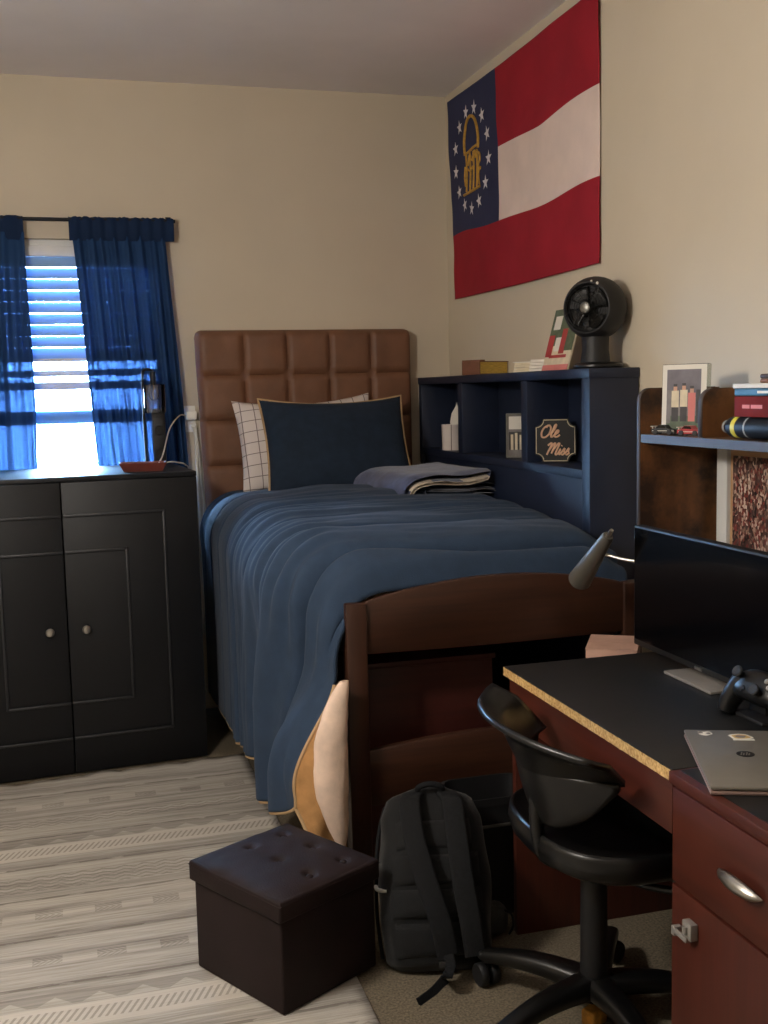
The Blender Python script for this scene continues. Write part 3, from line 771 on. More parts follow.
sg = thing('plaque_sign', 'small black plaque lettered Ole Miss in the near cubby of the shelf', 'sign', (1.69, 3.66, 1.196))
fm = frame_m((1.694, 3.668, 1.196+.079), (.905, -.425, 0), (.01, .03, 1))
def notch(w, h, c, n=6):
    pts = []
    for (sx, sy, a0) in ((1, 1, 0), (-1, 1, 1), (-1, -1, 2), (1, -1, 3)):
        cx_, cy_ = sx*w/2, sy*h/2; arc = []
        for k in range(n+1):
            t = k/n; a = lerp(0, PI/2, t)
            arc.append((cx_-sx*c*math.cos(a), cy_-sy*c*math.sin(a)))
        # start on the vertical side then the horizontal, counter-clockwise
        arc = [(cx_-sx*c*math.sin(lerp(0, PI/2, k/n)), cy_-sy*c*math.cos(lerp(0, PI/2, k/n))) for k in range(n+1)]
        if sx*sy < 0: arc = arc[::-1]
        pts += arc
    return pts
outline = notch(.146, .156, .026)
b = MB(); b.prism(outline, -.012, .0, fm); obj('plaque_board', b, M['sign_black'], sg)
b = MB(); o2 = notch(.138, .148, .027)
b.tube([fm @ Vector((p[0], p[1], .001)) for p in o2], .0018, 6, closed=True); obj('border_line', b, M['sign_line'], sg)
# script lettering as swept strokes
def stroke(b, pts, r=.0034):
    P = smooth_path([(x, y, 0) for x, y in pts], 5); P = [fm @ Vector((p.x, p.y, .0016)) for p in P]; b.tube(P, r, 6)
b = MB()
def W(pts, ox, oy, s, sh=.32): return [(ox+s*(x+sh*y), oy+s*y) for x, y in pts]
s1 = .042
stroke(b, W([(.35, 1.0), (.1, .8), (.0, .4), (.15, .03), (.45, .0), (.68, .3), (.68, .75), (.5, 1.0), (.3, .95), (.28, .8)], -.055, .012, s1))     # O
stroke(b, W([(.8, .15), (1.0, .6), (1.08, 1.0), (.96, 1.02), (.88, .5), (.9, .08), (1.02, .03), (1.15, .2)], -.055, .012, s1))                          # l
stroke(b, W([(1.15, .2), (1.38, .35), (1.4, .55), (1.25, .55), (1.18, .3), (1.25, .03), (1.5, .05), (1.62, .2)], -.055, .012, s1))                     # e
stroke(b, W([(-.1, .8), (.1, 1.0), (.2, .9), (.12, .4), (.05, .0)], -.034, -.052, s1))
stroke(b, W([(.12, .35), (.35, .9), (.48, .98), (.48, .7), (.42, .1)], -.034, -.052, s1))
stroke(b, W([(.46, .35), (.7, .9), (.85, .95), (.82, .6), (.76, .15), (.84, .0), (.98, .12)], -.034, -.052, s1))                                              # M
stroke(b, W([(.98, .12), (1.08, .5), (1.06, .15), (1.12, .02), (1.22, .12)], -.034, -.052, s1)); stroke(b, W([(1.08, .74), (1.11, .8)], -.034, -.052, s1))   # i
for ox in (1.22, 1.58):                                                                                                                                        # s s
    stroke(b, W([(ox, .12), (ox+.2, .55), (ox+.22, .3), (ox+.3, .15), (ox+.2, .0), (ox+.06, .05)], -.034, -.052, s1))
    stroke(b, W([(ox+.2, .01), (ox+.36, .14)], -.034, -.052, s1))
obj('lettering', b, M['sign_letter'], sg)

# on top of the shelf unit
bk = thing('leather_book', 'thick brown book with gold page edges lying on the far end of the shelf', 'book', (1.695, 4.36, SZ), rotz=math.radians(24))
L, Wd, T = .170, .105, .055
b = MB(); b.box(-L/2+.004, L/2-.004, -Wd/2+.004, Wd/2-.004, .004, T-.004); obj('page_block', b, M['gilt'], bk, local=True)
b = MB(); b.box(-L/2, L/2, -Wd/2, Wd/2, 0, .004, .001); b.box(-L/2, L/2, -Wd/2, Wd/2, T-.004, T, .001); b.box(-L/2-.003, -L/2+.004, -Wd/2, Wd/2, 0, T, .003)
b.prism([(-L/2, -Wd/2), (-L/2+.03, -Wd/2), (-L/2+.06, Wd/2), (-L/2, Wd/2)], T, T+.006); obj('cover', b, M['brown_cover'], bk, local=True)
for (nm, lb, cat, yc_, tz, hh) in (('booklet', 'thin cream booklet lying on the shelf top next to the brown book', 'booklet', 3.93, -35, .038), ('paper_stack', 'pale paper stack on the shelf top beside the picture card', 'paper stack', 3.79, -30, .045)):
    t = thing(nm, lb, cat, (1.70, yc_, SZ), rotz=math.radians(tz))
    b = MB()
    for k in range(4): b.box(-.045+.002*k, .045+.001*k, -.05, .05, hh*k/4, hh*(k+1)/4-.001, .001)
    obj('sheets', b, M['paper'] if nm == 'paper_stack' else M['page'], t, local=True)
    if nm == 'booklet':
        b = MB(); b.box(-.047, .049, -.052, .052, hh-.001, hh+.002, .001); obj('cover', b, M['sticker'], t, local=True)
cd = thing('picture_card', 'picture card in red and green leaning on the wall behind the fan', 'card', (1.72, 3.62, SZ))
fm = frame_m((1.675, 3.63, SZ+.001), (0, -1, 0), (.27, 0, 1))
sg_ = -1 if (fm.to_3x3() @ Vector((0, 0, 1))).x > 0 else 1
b = MB(); b.box(-.105, .105, 0, .225, -.003, .003, mat=fm, m=0)
for (x0, x1, y0_, y1_, m_) in ((-.075, .075, .09, .225, 1), (-.075, -.04, .05, .13, 2), (.0, .03, .06, .15, 2), (-.03, .0, .07, .12, 3), (.03, .075, .07, .16, 4), (-.05, .05, .045, .056, 2), (-.075, .075, .0, .02, 5), (-.06, -.02, .15, .2, 3), (.02, .06, .17, .21, 6)):
    zz = sorted((sg_*.003, sg_*(.0036+.0002*m_))); b.box(x0*1.4, x1*1.4, y0_, y1_, zz[0], zz[1], mat=fm, m=m_)
obj('card_print', b, [M['page'], M['green'], M['red'], M['paper'], M['green'], M['pink'], M['grey_print']], cd)

fan = thing('desk_fan', 'round black air circulator fan standing on the near end of the shelf', 'fan', (1.69, 3.345, SZ))
FC = Vector((1.69, 3.345, 1.722)); R_ = .104
fdir = Vector((-.78, -.56, .28)).normalized()
fm = frame_m(FC, fdir.cross(Vector((0, 0, 1))), Vector((0, 0, 1))); 
if (fm.to_3x3() @ Vector((0, 0, 1))).dot(fdir) < 0: fm = frame_m(FC, -fdir.cross(Vector((0, 0, 1))), Vector((0, 0, 1)))
b = MB(); prof = [(.0, -R_*.98)]
for k in range(1, 17):
    a = lerp(-PI/2, math.radians(36), k/16); prof.append((R_*math.cos(a), R_*math.sin(a)))
prof += [(.080, .0625), (.077, .060), (.074, .035), (.0, .030)]
b.lathe(prof, 40, fm); obj('housing', b, M['plastic_matte'], fan)
b = MB()
for k in range(6): b.tube([fm @ Vector((rr*math.cos(2*PI*j/36), rr*math.sin(2*PI*j/36), .072-.3*(.066-rr)*.3)) for j in range(36)] if False else [fm @ Vector(((.024+.0095*k)*math.cos(2*PI*j/36), (.024+.0095*k)*math.sin(2*PI*j/36), .068-.0010*k)) for j in range(36)], .0013, 5, closed=True)
for k in range(10):
    a0 = 2*PI*k/10; b.tube([fm @ Vector((r2*math.cos(a0+5*(r2-.02)), r2*math.sin(a0+5*(r2-.02)), .067)) for r2 in (.02, .03, .045, .06, .07, .078)], .0013, 5)
obj('grille', b, M['plastic'], fan)
b = MB(); b.lathe([(0, .077), (.012, .077), (.018, .074), (.0195, .069), (.018, .063), (0, .060)], 24, fm); obj('hub_cap', b, M['dark_steel'], fan)
b = MB()
for k in range(4):
    a0 = PI/2*k
    b.grid(lambda u, v: fm @ Vector(((.018+.052*u)*math.cos(a0+1.1*v), (.018+.052*u)*math.sin(a0+1.1*v), .042+.016*v)), 5, 6)
obj('blades', b, M['plastic'], fan, solid=.002)
b = MB(); b.tube([(1.69, 3.345, SZ+.015), (1.69, 3.345, SZ+.06), (1.69, 3.345, 1.66)], [.05, .044, .046], 24); obj('neck', b, M['plastic_matte'], fan)
b = MB(); b.lathe([(0, 0), (.078, 0), (.083, .006), (.083, .012), (.07, .02), (.045, .022), (0, .022)], 36, Matrix.Translation((1.70, 3.345, SZ))); obj('base', b, M['plastic'], fan)
for v_ in (M['steel'],):
    b = MB(); pz = fm @ Vector((.040, .076, .062)); 
    b.lathe([(0, .003), (.004, .003), (.005, 0)], 12, frame_m(pz, fm.to_3x3() @ Vector((1, 0, 0)), fm.to_3x3() @ Vector((0, 1, 0))));
    pz = fm @ Vector((.020, .084, .062)); b.lathe([(0, .003), (.003, .003), (.004, 0)], 12, frame_m(pz, fm.to_3x3() @ Vector((1, 0, 0)), fm.to_3x3() @ Vector((0, 1, 0))))
    obj('button', b, v_, fan)

# ------------------------------------------------------------------ flag
fl_y0, fl_y1, fl_z0, fl_z1 = 5.035, 3.500, 1.888, 2.802
def flag_pos(u, v, off=0.0):
    """u 0 at the hoist (far) end .. 1, v 0 at the bottom .. 1"""
    vw = v + (-.027 + .011*math.sin(6.5*u+1) + .006*math.sin(15*u+.5))*math.sin(PI*v)
    y = lerp(fl_y0 - .012*(1-v)*1.0 + .006*math.sin(8*v)*math.sin(PI*min(1, u*1.3)), fl_y1, u); z = lerp(fl_z0, fl_z1, vw)
    y -= .055*(1-v)*(1-u)
    z += -.018*math.sin(PI*u)*(1 if v > .5 else .4)*abs(v-.5)*2*0.6
    x = XR-.012 - .008*math.sin(5*u+3*v)*math.sin(PI*u)*math.sin(PI*v) - .006*math.sin(PI*u*2.2+6*(u-.7*v))*math.sin(PI*v)*.8 + .004*nz(u*6, v*6)
    return Vector((min(x, XR-.004)-off, y, z))
def flag_m(u, v):
    if u < 59/150 and v > 1/3: return 2
    return 1 if 1/3 < v < 2/3 else 0
b = MB(); b.grid(flag_pos, 150, 120, mfn=flag_m)
fg = tag(obj('state_flag', b, [M['flag_red'], M['flag_white'], M['flag_blue']], solid=.0015, angle=80), 'red and white striped flag with blue starred corner high on the right wall', 'flag')
def fpos(a, c, off):
    """a, c in metres from canton centre: a towards the fly, c up"""
    u = (.300+a)/1.535; v = (.609+c)/.914
    return flag_pos(u, v, off)
for k in range(13):
    b = MB()
    ang = PI/2 + 2*PI*(k+.5)/13; ca, cc = .215*math.cos(ang), .215*math.sin(ang)
    tilt = random.uniform(-.25, .25)
    ctr = b.bm.verts.new(fpos(ca, cc, .0045)); pts = []
    for j in range(10):
        rr = .034 if j % 2 == 0 else .0135; a2 = PI/2 + PI*j/5 + tilt
        pts.append(b.bm.verts.new(fpos(ca+rr*math.cos(a2), cc+rr*math.sin(a2), .0045)))
    for j in range(10): b.bm.faces.new((ctr, pts[j], pts[(j+1) % 10]))
    obj('star', b, M['star'], fg)
b = MB()
def ribbon2(pts, w):
    P = smooth_path([(p[0], p[1], 0) for p in pts], 5)
    b.tube([fpos(p.x*1.06, p.y*1.08, .0030) for p in P], w*.66, 6)
ribbon2([(-.085, .035), (-.085, .09), (-.05, .15), (0, .17), (.05, .15), (.085, .09), (.085, .035)], .011)
ribbon2([(-.09, .03), (-.03, .035), (.03, .045), (.095, .05)], .009)
for xx in (-.07, -.02, .025, .07): ribbon2([(xx, .03), (xx+.006, -.04), (xx, -.125)], .008)
ribbon2([(-.105, -.135), (0, -.128), (.105, -.118)], .010)
ribbon2([(-.05, -.02), (-.02, .02), (.01, -.005), (.04, .03), (.055, .0)], .007)
ribbon2([(-.06, -.03), (-.02, -.045), (.03, -.025)], .006)
ribbon2([(.075, .02), (.10, .01), (.105, -.015), (.09, -.03), (.10, -.05), (.115, -.045)], .008)
ribbon2([(.095, -.05), (.09, -.08), (.10, -.11)], .007)
ribbon2([(-.085, -.02), (-.095, -.06), (-.085, -.10)], .007)
obj('emblem', b, M['gold'], fg)

# ------------------------------------------------------------------ desk
DX, DYF, DYM, DYN, DZ = 1.06, 2.628, 1.79, .95, .745
dk = thing('wooden_desk', 'cherry wooden desk with black top and bare chipped front edge', 'desk', (1.4, 1.8, 0))
b = MB(); b.box(DX+.003, XR-.006, DYM, DYF, DZ-.024, DZ, .0015); obj('desk_top', b, M['desktop'], dk)
def chipped(u, v):
    y = lerp(DYM+.002, DYF-.003, u); z = lerp(DZ-.023, DZ-.001, v)
    return Vector((DX+.003-.0035-.0015*nz(y*60, z*90), y, z))
b = MB(); b.grid(chipped, 160, 5); obj('bare_edge', b, M['chip'], dk)
b = MB(); b.box(DX-.006, XR-.006, DYN, DYM-.001, DZ-.024, DZ-.0005, .0025)
obj('pedestal_top_edge', b, M['cherry'], dk)
b = MB(); b.box(DX+.014, XR-.006, DYN+.01, DYM-.012, DZ-.001, DZ+.0008); obj('pedestal_top', b, M['desktop'], dk)
b = MB(); b.box(DX+.010, DX+.028, DYM+.012, DYF-.02, .612, DZ-.024, .001); obj('apron', b, M['cherry'], dk)
b = MB(); b.box(DX+.032, XR-.02, DYF-.002, DYF+.02, 0, DZ-.025, .001); obj('end_panel', b, M['cherry_up'], dk)
b = MB(); b.box(1.60, 1.615, DYM, DYF-.022, .18, DZ-.025); obj('modesty_panel', b, M['cherry'], dk)
b = MB(); b.box(DX+.018, XR-.02, DYN+.01, DYM-.004, 0.0, DZ-.025, .001); obj('pedestal_carcass', b, M['cherry_up'], dk)
b = MB(); b.box(DX, DX+.018, DYN+.012, DYM-.006, .531, .714, .002); dw = obj('drawer', b, M['cherry'], dk)
b = MB()
Mh = frame_m((DX, 1.557, .622), (0, -1, 0), (0, 0, 1))
def leaf(u, v):
    a = lerp(-1, 1, u); wv = .015*(1-a*a)**.75; c = lerp(-1, 1, v)
    return Mh @ Vector((.062*a, wv*c, -(.004+.022*(1-a*a)**.6*(1-.55*c*c))))
b.grid(leaf, 28, 10)
if (Mh.to_3x3() @ Vector((0, 0, 1))).x < 0:
    for v_ in b.bm.verts: v_.co.x = 2*DX - v_.co.x
obj('drawer_pull', b, M['steel'], dw, solid=.003)
b = MB(); b.box(DX, DX+.018, DYN+.012, DYM-.006, .04, .525, .002); dd = obj('door', b, M['cherry_up'], dk)
b = MB(); b.box(DX-.016, DX, 1.692, 1.722, .452, .484, .002); b.box(DX-.020, DX-.014, 1.702, 1.750, .446, .456, .0015); b.box(DX-.020, DX-.002, 1.742, 1.754, .440, .458, .002)
b.tube([(DX-.018, 1.707, .462), (DX-.018, 1.707, .476)], .005, 10)
obj('latch', b, M['satin_grey'], dd)

# hutch on the desk
HXF, HYA = 1.537, 2.785
ht = thing('desk_hutch', 'rustic brown bookshelf hutch standing on the desk against the right wall', 'hutch', (1.67, 2.0, DZ))
def upright(y, z0, z1, nm):
    t = .018; r = .035
    pts = [(XR-.008, z0), (XR-.008, z1)] + [(HXF+r-r*math.sin(a), z1-r+r*math.cos(a)) for a in [PI/2*k/8 for k in range(9)]] + [(HXF, z0)]
    Mx = frame_m((0, y, 0), (1, 0, 0), (0, 0, 1))
    b = MB(); b.prism([(HXF+.004 if p[0] <= HXF+1e-4 else p[0], p[1]) if False else p for p in pts], -t/2, t/2, Mx)
    o = obj(nm, b, M['rustic'], ht)
    b = MB(); path = [(XR-.02, z1)] + pts[2:]
    b.grid(lambda u, v: (lambda p: Vector((p[0]-.0012, y+lerp(-t/2, t/2, v), p[1]+.0006)))(path[min(int(round(u*(len(path)-1))), len(path)-1)]), len(path)-1, 2)
    obj('edge_band', b, M['rustic_edge'], o, solid=.0015)
upright(HYA-.009, DZ+.001, 1.458, 'side_panel')
upright(1.30, DZ+.001, 1.458, 'side_panel')
upright(2.462, 1.332, 1.455, 'divider')
b = MB(); b.box(HXF+.003, XR-.008, 1.309, HYA-.018, 1.308, 1.331, .001); sb_ = obj('shelf_board', b, M['rustic'], ht)
b = MB(); b.box(HXF, HXF+.003, 1.309, HYA-.018, 1.308, 1.331); obj('edge_band', b, M['rustic_edge'], sb_)

ps = thing('framed_poster', 'framed print of a packed stadium crowd standing under the hutch shelf', 'poster', (1.77, 2.25, DZ))
b = MB(); b.box(1.755, 1.775, 1.7, 1.738, DZ, 1.295, .003); b.box(1.755, 1.775, 2.678, 2.728, DZ, 1.295, .003); b.box(1.755, 1.775, 1.738, 2.678, DZ, DZ+.04, .003); b.box(1.755, 1.775, 1.738, 2.678, 1.297, 1.304, .003)
obj('white_frame', b, M['white'], ps)
b = MB(); b.box(1.768, 1.772, 1.738, 2.678, DZ+.04, 1.297); obj('tan_mat', b, pm('tan_mat_board', (186, 148, 112), .8, var=.03), ps)
b = MB(); b.box(1.766, 1.769, 1.79, 2.664, DZ+.08, 1.268); obj('crowd_picture', b, M['crowd'], ps)

# items on the hutch shelf
ZS = 1.3312
pfm = thing('acrylic_photo_frame', 'clear acrylic frame with a photo of three standing people on the hutch shelf', 'photo frame', (1.61, 2.66, ZS))
fm = frame_m((1.607, 2.652, ZS+.0008), (.62, -1.12, 0), (.04, .02, 1)); 
zoff = 1 if (fm.to_3x3() @ Vector((0, 0, 1))).x < 0 else -1
b = MB(); b.box(-.068, .068, 0, .19, -.010, .010, .002, mat=fm); obj('acrylic_block', b, M['acrylic'], pfm)
b = MB(); q = .0106*zoff
def lay(x0, x1, y0_, y1_, m_, k): b.box(x0, x1, y0_, y1_, min(q, q+zoff*(.0003+.0002*k)), max(q, q+zoff*(.0003+.0002*k)), mat=fm, m=m_)
lay(-.066, .066, .002, .188, 0, 0); lay(-.052, .050, .012, .175, 1, 1); lay(-.052, .050, .10, .175, 2, 2); lay(-.052, .05, .012, .05, 7, 2)
for (cx_, hh, top, bot) in ((-.026, .118, 3, 4), (.000, .120, 3, 4), (.024, .112, 5, 5)):
    lay(cx_-.010, cx_+.010, .035, hh*.62, bot, 3); lay(cx_-.011, cx_+.011, hh*.62, hh, top, 4); lay(cx_-.0055, cx_+.0055, hh, hh+.016, 6, 4); lay(cx_-.0055, cx_+.0055, hh+.011, hh+.018, 4, 5)
for cx_ in (-.045, .043): lay(cx_-.006, cx_+.006, .03, .12, 1 if cx_ < 0 else 4, 3)
obj('photo_print', b, [M['paper'], M['grey_print'], pm('dusk_sky_print', (104, 98, 104), .5, var=.15, vscale=12), M['page'], M['dark_print'], M['pink'], pm('skin_print', (196, 150, 124), .6), M['green']], pfm)
def toy_car(label, loc, rz, body, trim_):
    t = thing('toy_race_car', label, 'toy car', loc, rz, group='toy race cars on the hutch shelf')
    b = MB(); prof = [(-.034, .006), (-.034, .016), (-.024, .018), (-.012, .027), (.006, .027), (.014, .018), (.034, .014), (.036, .006)]
    b.prism(prof, -.013, .013, frame_m((0, 0, 0), (1, 0, 0), (0, 0, 1))); obj('car_body', b, body, t, local=True, angle=20)
    b = MB(); b.prism([(-.020, .0190), (-.011, .0262), (.005, .0262), (.011, .0190)], -.0134, .0134, frame_m((0, 0, 0), (1, 0, 0), (0, 0, 1))); obj('windows', b, M['screen'], t, local=True)
    b = MB(); b.box(-.036, -.030, -.014, .014, .022, .024, .0005); b.box(-.034, -.032, -.008, -.006, .015, .023); b.box(-.034, -.032, .006, .008, .015, .023); b.box(-.03, .034, -.0136, .0136, .0105, .0125); obj('spoiler', b, trim_, t, local=True)
    for sx in (-.021, .021):
        for sy in (-1, 1):
            b = MB(); b.lathe([(0, -.0035), (.0068, -.0035), (.0075, 0), (.0068, .0035), (0, .0035)], 16, Matrix.Translation((sx, sy*.0125, .0077)) @ Matrix.Rotation(PI/2, 4, 'X')); obj('wheel', b, M['plastic_matte'], t, local=True)
toy_car('red and white toy race car in front of the acrylic photo frame', (1.578, 2.575, ZS), math.radians(-65), M['red'], M['paper'])
toy_car('black and white toy race car beside the acrylic photo frame', (1.565, 2.685, ZS), math.radians(-60), M['sign_black'], M['paper'])

# the pile lying beyond the divider
tb = thing('travel_bottle', 'dark blue bottle with a yellow band lying under the red book', 'bottle', (1.585, 2.25, ZS))
b = MB(); Mx = Matrix.Translation((1.588, 2.425, ZS+.0283)) @ Matrix.Rotation(PI/2, 4, 'X')
b.lathe([(0, .0), (.013, .0), (.016, .004), (.016, .02), (.025, .03), (.027, .04), (.027, .30), (.022, .31), (0, .31)], 28, Mx); obj('bottle_body', b, M['navy_glossy'], tb)
b = MB(); b.lathe([(.0265, .052), (.0274, .054), (.0276, .062), (.0274, .070), (.0265, .072)], 28, Mx); obj('yellow_band', b, M['yellow'], tb)
M['grey_ring'] = pm('grey_ring', (150, 152, 150), .5)
b = MB(); b.lathe([(.0265, .105), (.0274, .107), (.0274, .112), (.0265, .114)], 28, Mx); obj('pale_ring', b, M['grey_ring'], tb)
b = MB(); b.lathe([(.0135, .001), (.0165, .003), (.0165, .010), (.0155, .012)], 24, Mx); obj('cap_ring', b, M['grey_ring'], tb)
def flat_book(name, label, y0, y1, x0, x1, z0, z1, cov, grp='books lying on the hutch shelf', extra=None):
    t = thing(name, label, 'book', ((x0+x1)/2, (y0+y1)/2, z0), group=grp)
    b = MB(); b.box(x0+.006, x1-.004, y0+.004, y1-.004, z0+.002, z1-.002); obj('page_block', b, M['page'], t)
    b = MB(); b.box(x0, x1, y0, y1, z0, z0+.0025, .001); b.box(x0, x1, y0, y1, z1-.0025, z1, .001); b.box(x0-.004, x0+.003, y0, y1, z0, z1, .0035); c = obj('cover', b, cov, t)
    if extra:
        b = MB(); 
        for (ya, yb, za, zb) in extra[0]: b.box(x0-.0046, x0-.0030, ya, yb, za, zb)
        obj('spine_print', b, extra[1], c)
    return t
flat_book('red_book', 'thick red book lying on the dark bottle under the blue book', 2.12, 2.365, 1.572, 1.72, ZS+.0545, ZS+.1045, M['book_red'], extra=([(2.30, 2.33, ZS+.075, ZS+.084), (2.25, 2.295, ZS+.075, ZS+.084)], M['pink']))
flat_book('blue_book', 'thin blue book lying on top of the red book', 2.10, 2.365, 1.572, 1.73, ZS+.105, ZS+.123, M['book_blue'], extra=([(2.21, 2.27, ZS+.111, ZS+.117)], M['paper']))
t = thing('paper_pad', 'white paper pad lying on top of the blue book', 'paper pad', (1.65, 2.24, ZS+.1235))
b = MB(); b.box(1.568, 1.725, 2.11, 2.37, ZS+.1235, ZS+.133, .001); obj('sheets', b, M['paper'], t)
b = MB(); b.box(1.567, 1.726, 2.109, 2.371, ZS+.133, ZS+.1345, .0005); obj('top_sheet', b, M['sticker'], t)
t = thing('eyeglass_case', 'dark brown rounded case lying on top of the white paper pad', 'case', (1.64, 2.22, ZS+.135))
b = MB(); b.box(1.60, 1.67, 2.09, 2.31, ZS+.1348, ZS+.145, .005, seg=3); obj('lower_shell', b, M['brown_cover'], t)
b = MB(); b.box(1.60, 1.67, 2.09, 2.31, ZS+.1455, ZS+.157, .005, seg=3); obj('upper_shell', b, pm('dark_brown_case', (66, 44, 32), .5), t)

# monitor
mo = thing('desk_monitor', 'large black switched-off monitor on the desk in front of the hutch', 'monitor', (1.48, 2.33, DZ))
MX = 1.455
b = MB(); b.box(MX, MX+.03, 2.005, 2.655, .765, 1.092, .004); obj('bezel', b, M['plastic_matte'], mo)
b = MB(); b.box(MX-.0012, MX+.001, 2.012, 2.648, .782, 1.086); obj('screen', b, M['screen'], mo)
b = MB(); b.box(MX+.03, MX+.055, 2.15, 2.5, .83, 1.02, .01); obj('rear_housing', b, M['plastic_matte'], mo)
b = MB(); b.box(MX+.03, MX+.05, 2.29, 2.35, .75, .90, .004); obj('neck', b, M['dark_steel'], mo)
b = MB(); b.box(1.405, 1.55, 2.20, 2.41, DZ+.001, DZ+.009, .002); obj('stand_plate', b, M['satin_grey'], mo)
b = MB(); b.box(MX-.003, MX+.001, 2.315, 2.345, .769, .777); obj('badge', b, M['steel'], mo)

# desk lamp behind the monitor
la = thing('desk_lamp', 'black cone desk lamp with a silver arm rising from behind the monitor', 'lamp', (1.55, 2.60, DZ))
A_, B_ = Vector((1.40, 2.695, 1.062)), Vector((1.40, 2.872, .911))
ax = (B_-A_).normalized()
fm = frame_m(A_, ax.orthogonal(), ax.cross(ax.orthogonal()))
if (fm.to_3x3() @ Vector((0, 0, 1))).dot(ax) < 0: fm = frame_m(A_, ax.cross(ax.orthogonal()), ax.orthogonal())
Lc = (B_-A_).length
b = MB(); b.lathe([(.0, 0), (.013, 0), (.017, .01), (.034, Lc), (.032, Lc), (.015, .012), (0, .010)], 32, fm); obj('lamp_shade', b, M['shade_grey'], la)
b = MB(); b.lathe([(0, -.026), (.005, -.026), (.006, -.02), (.006, 0), (0, .0)], 16, fm); obj('silver_tip', b, M['steel'], la)
b = MB(); b.lathe([(0, .03), (.012, .03), (.018, .06), (.02, .10), (.012, .12), (0, .122)], 18, fm); obj('bulb', b, M['white_plastic'], la)
b = MB(); b.tube(smooth_path([tuple(A_+ax*.085), (1.45, 2.70, .992), (1.50, 2.64, .985), (1.538, 2.595, .975), (1.545, 2.585, .94), (1.545, 2.585, DZ+.01)], 8), .0045, 10); obj('arm', b, M['steel'], la)
b = MB(); b.lathe([(0, 0), (.05, 0), (.05, .01), (.01, .016), (0, .016)], 28, Matrix.Translation((1.545, 2.585, DZ))); obj('base', b, M['black_metal'], la)

# controller
gc = thing('game_controller', 'black game controller propped upright on the desk beside the laptop', 'game controller', (1.345, 1.99, DZ+.0))
fmc = frame_m((1.392, 1.99, DZ+.074), Vector((.12, -.99, .0)), Vector((.55, .07, .83))) @ Matrix.Scale(1.14, 4)
def ctrl_body(u, v):
    a = 2*PI*u; lat = lerp(-PI/2, PI/2, v); c, s = math.cos(lat), math.sin(lat)
    ex = lambda t, p: math.copysign(abs(t)**p, t)
    x = .062*ex(c, .6)*ex(math.cos(a), .75); y = .032*ex(c, .6)*ex(math.sin(a), .75); z = .021*ex(s, .8)
    return fmc @ Vector((x, y+.006*(x/.06)**2*-1, z))
b = MB(); b.grid(ctrl_body, 36, 16, closed=True)
for sx in (-1, 1):
    P = smooth_path([(sx*.044, .008, -.002), (sx*.056, -.014, -.005), (sx*.067, -.042, -.010), (sx*.069, -.066, -.016)], 5)
    n = len(P); b.tube([fmc @ p for p in P], [lerp(.029, .018, (i/(n-1))**1.2) if i < n-1 else .009 for i in range(n)], 14)
obj('controller_body', b, M['plastic'], gc)
zf = .020
for (x, y, r_) in ((-.040, .010, .012), (.020, -.014, .012)):
    b = MB(); b.lathe([(.007, .0), (.006, .010), (r_*.9, .012), (r_, .015), (r_*.8, .017), (0, .015)], 18, fmc @ Matrix.Translation((x, y, zf-.003))); obj('thumbstick', b, M['plastic_matte'], gc)
for (x, y) in ((.040, .0), (.040, .022), (.029, .011), (.051, .011)):
    b = MB(); b.lathe([(.0055, -.002), (.0055, .003), (.004, .0045), (0, .0048)], 14, fmc @ Matrix.Translation((x, y, zf-.002))); obj('button', b, M['satin_grey'], gc)
b = MB(); b.box(-.026, -.014, -.018, -.014, zf-.002, zf+.002, mat=fmc); b.box(-.022, -.018, -.022, -.010, zf-.002, zf+.002, mat=fmc); obj('direction_pad', b, M['plastic_matte'], gc)
b = MB(); b.box(1.37, 1.45, 1.95, 2.06, DZ, DZ+.010, .004); b.box(1.405, 1.425, 1.99, 2.05, DZ+.010, DZ+.09, .004); obj('stand', b, M['plastic_matte'], gc)

# laptop
lt = thing('laptop_computer', 'closed silver laptop with stickers on its lid at the near end of the desk', 'laptop', (1.2, 1.76, DZ))
e1 = Vector((-.134, -.300, 0)).normalized(); e2 = Vector((.919, -.394, 0)).normalized()
LL, LW = .328, .226
fml = frame_m(Vector((1.184, 1.950, DZ)), e2, -e1)            # x towards the wall, y towards the far end
b = MB(); b.box(0, LW, -LL, 0, .001, .009, .003, mat=fml); obj('base', b, M['laptop_base'], lt)
b = MB(); b.box(0, LW, -LL, 0, .0100, .0175, .003, mat=fml); lid = obj('lid', b, M['laptop'], lt)
zt_ = .0176
b = MB()   # round maker's mark: a dark ring with two slanted letters
cx_, cy_ = .094, -.150
b.prism([(cx_+.017*math.cos(2*PI*k/28), cy_+.017*math.sin(2*PI*k/28)) for k in range(28)], zt_, zt_+.0004, fml, m=0)
for dx in (-.0055, .0045):
    b.prism([(cx_+dx-.0055, cy_-.008), (cx_+dx-.0030, cy_-.008), (cx_+dx+.0015, cy_+.009), (cx_+dx-.001, cy_+.009)], zt_+.0004, zt_+.0007, fml, m=1)
    b.prism([(cx_+dx-.001, cy_-.008), (cx_+dx+.0015, cy_-.008), (cx_+dx+.0045, cy_+.003), (cx_+dx+.002, cy_+.003)], zt_+.0004, zt_+.0007, fml, m=1)
obj('maker_mark', b, [M['sign_black'], M['laptop']], lid)
def blob(cx_, cy_, rx, ry, n=20, j=.25, sd=0): return [(cx_+rx*(1+j*nz(math.cos(2*PI*k/n)*1.5+sd, math.sin(2*PI*k/n)*1.5))*math.cos(2*PI*k/n), cy_+ry*(1+j*nz(math.cos(2*PI*k/n)*1.5, math.sin(2*PI*k/n)*1.5+sd))*math.sin(2*PI*k/n)) for k in range(n)]
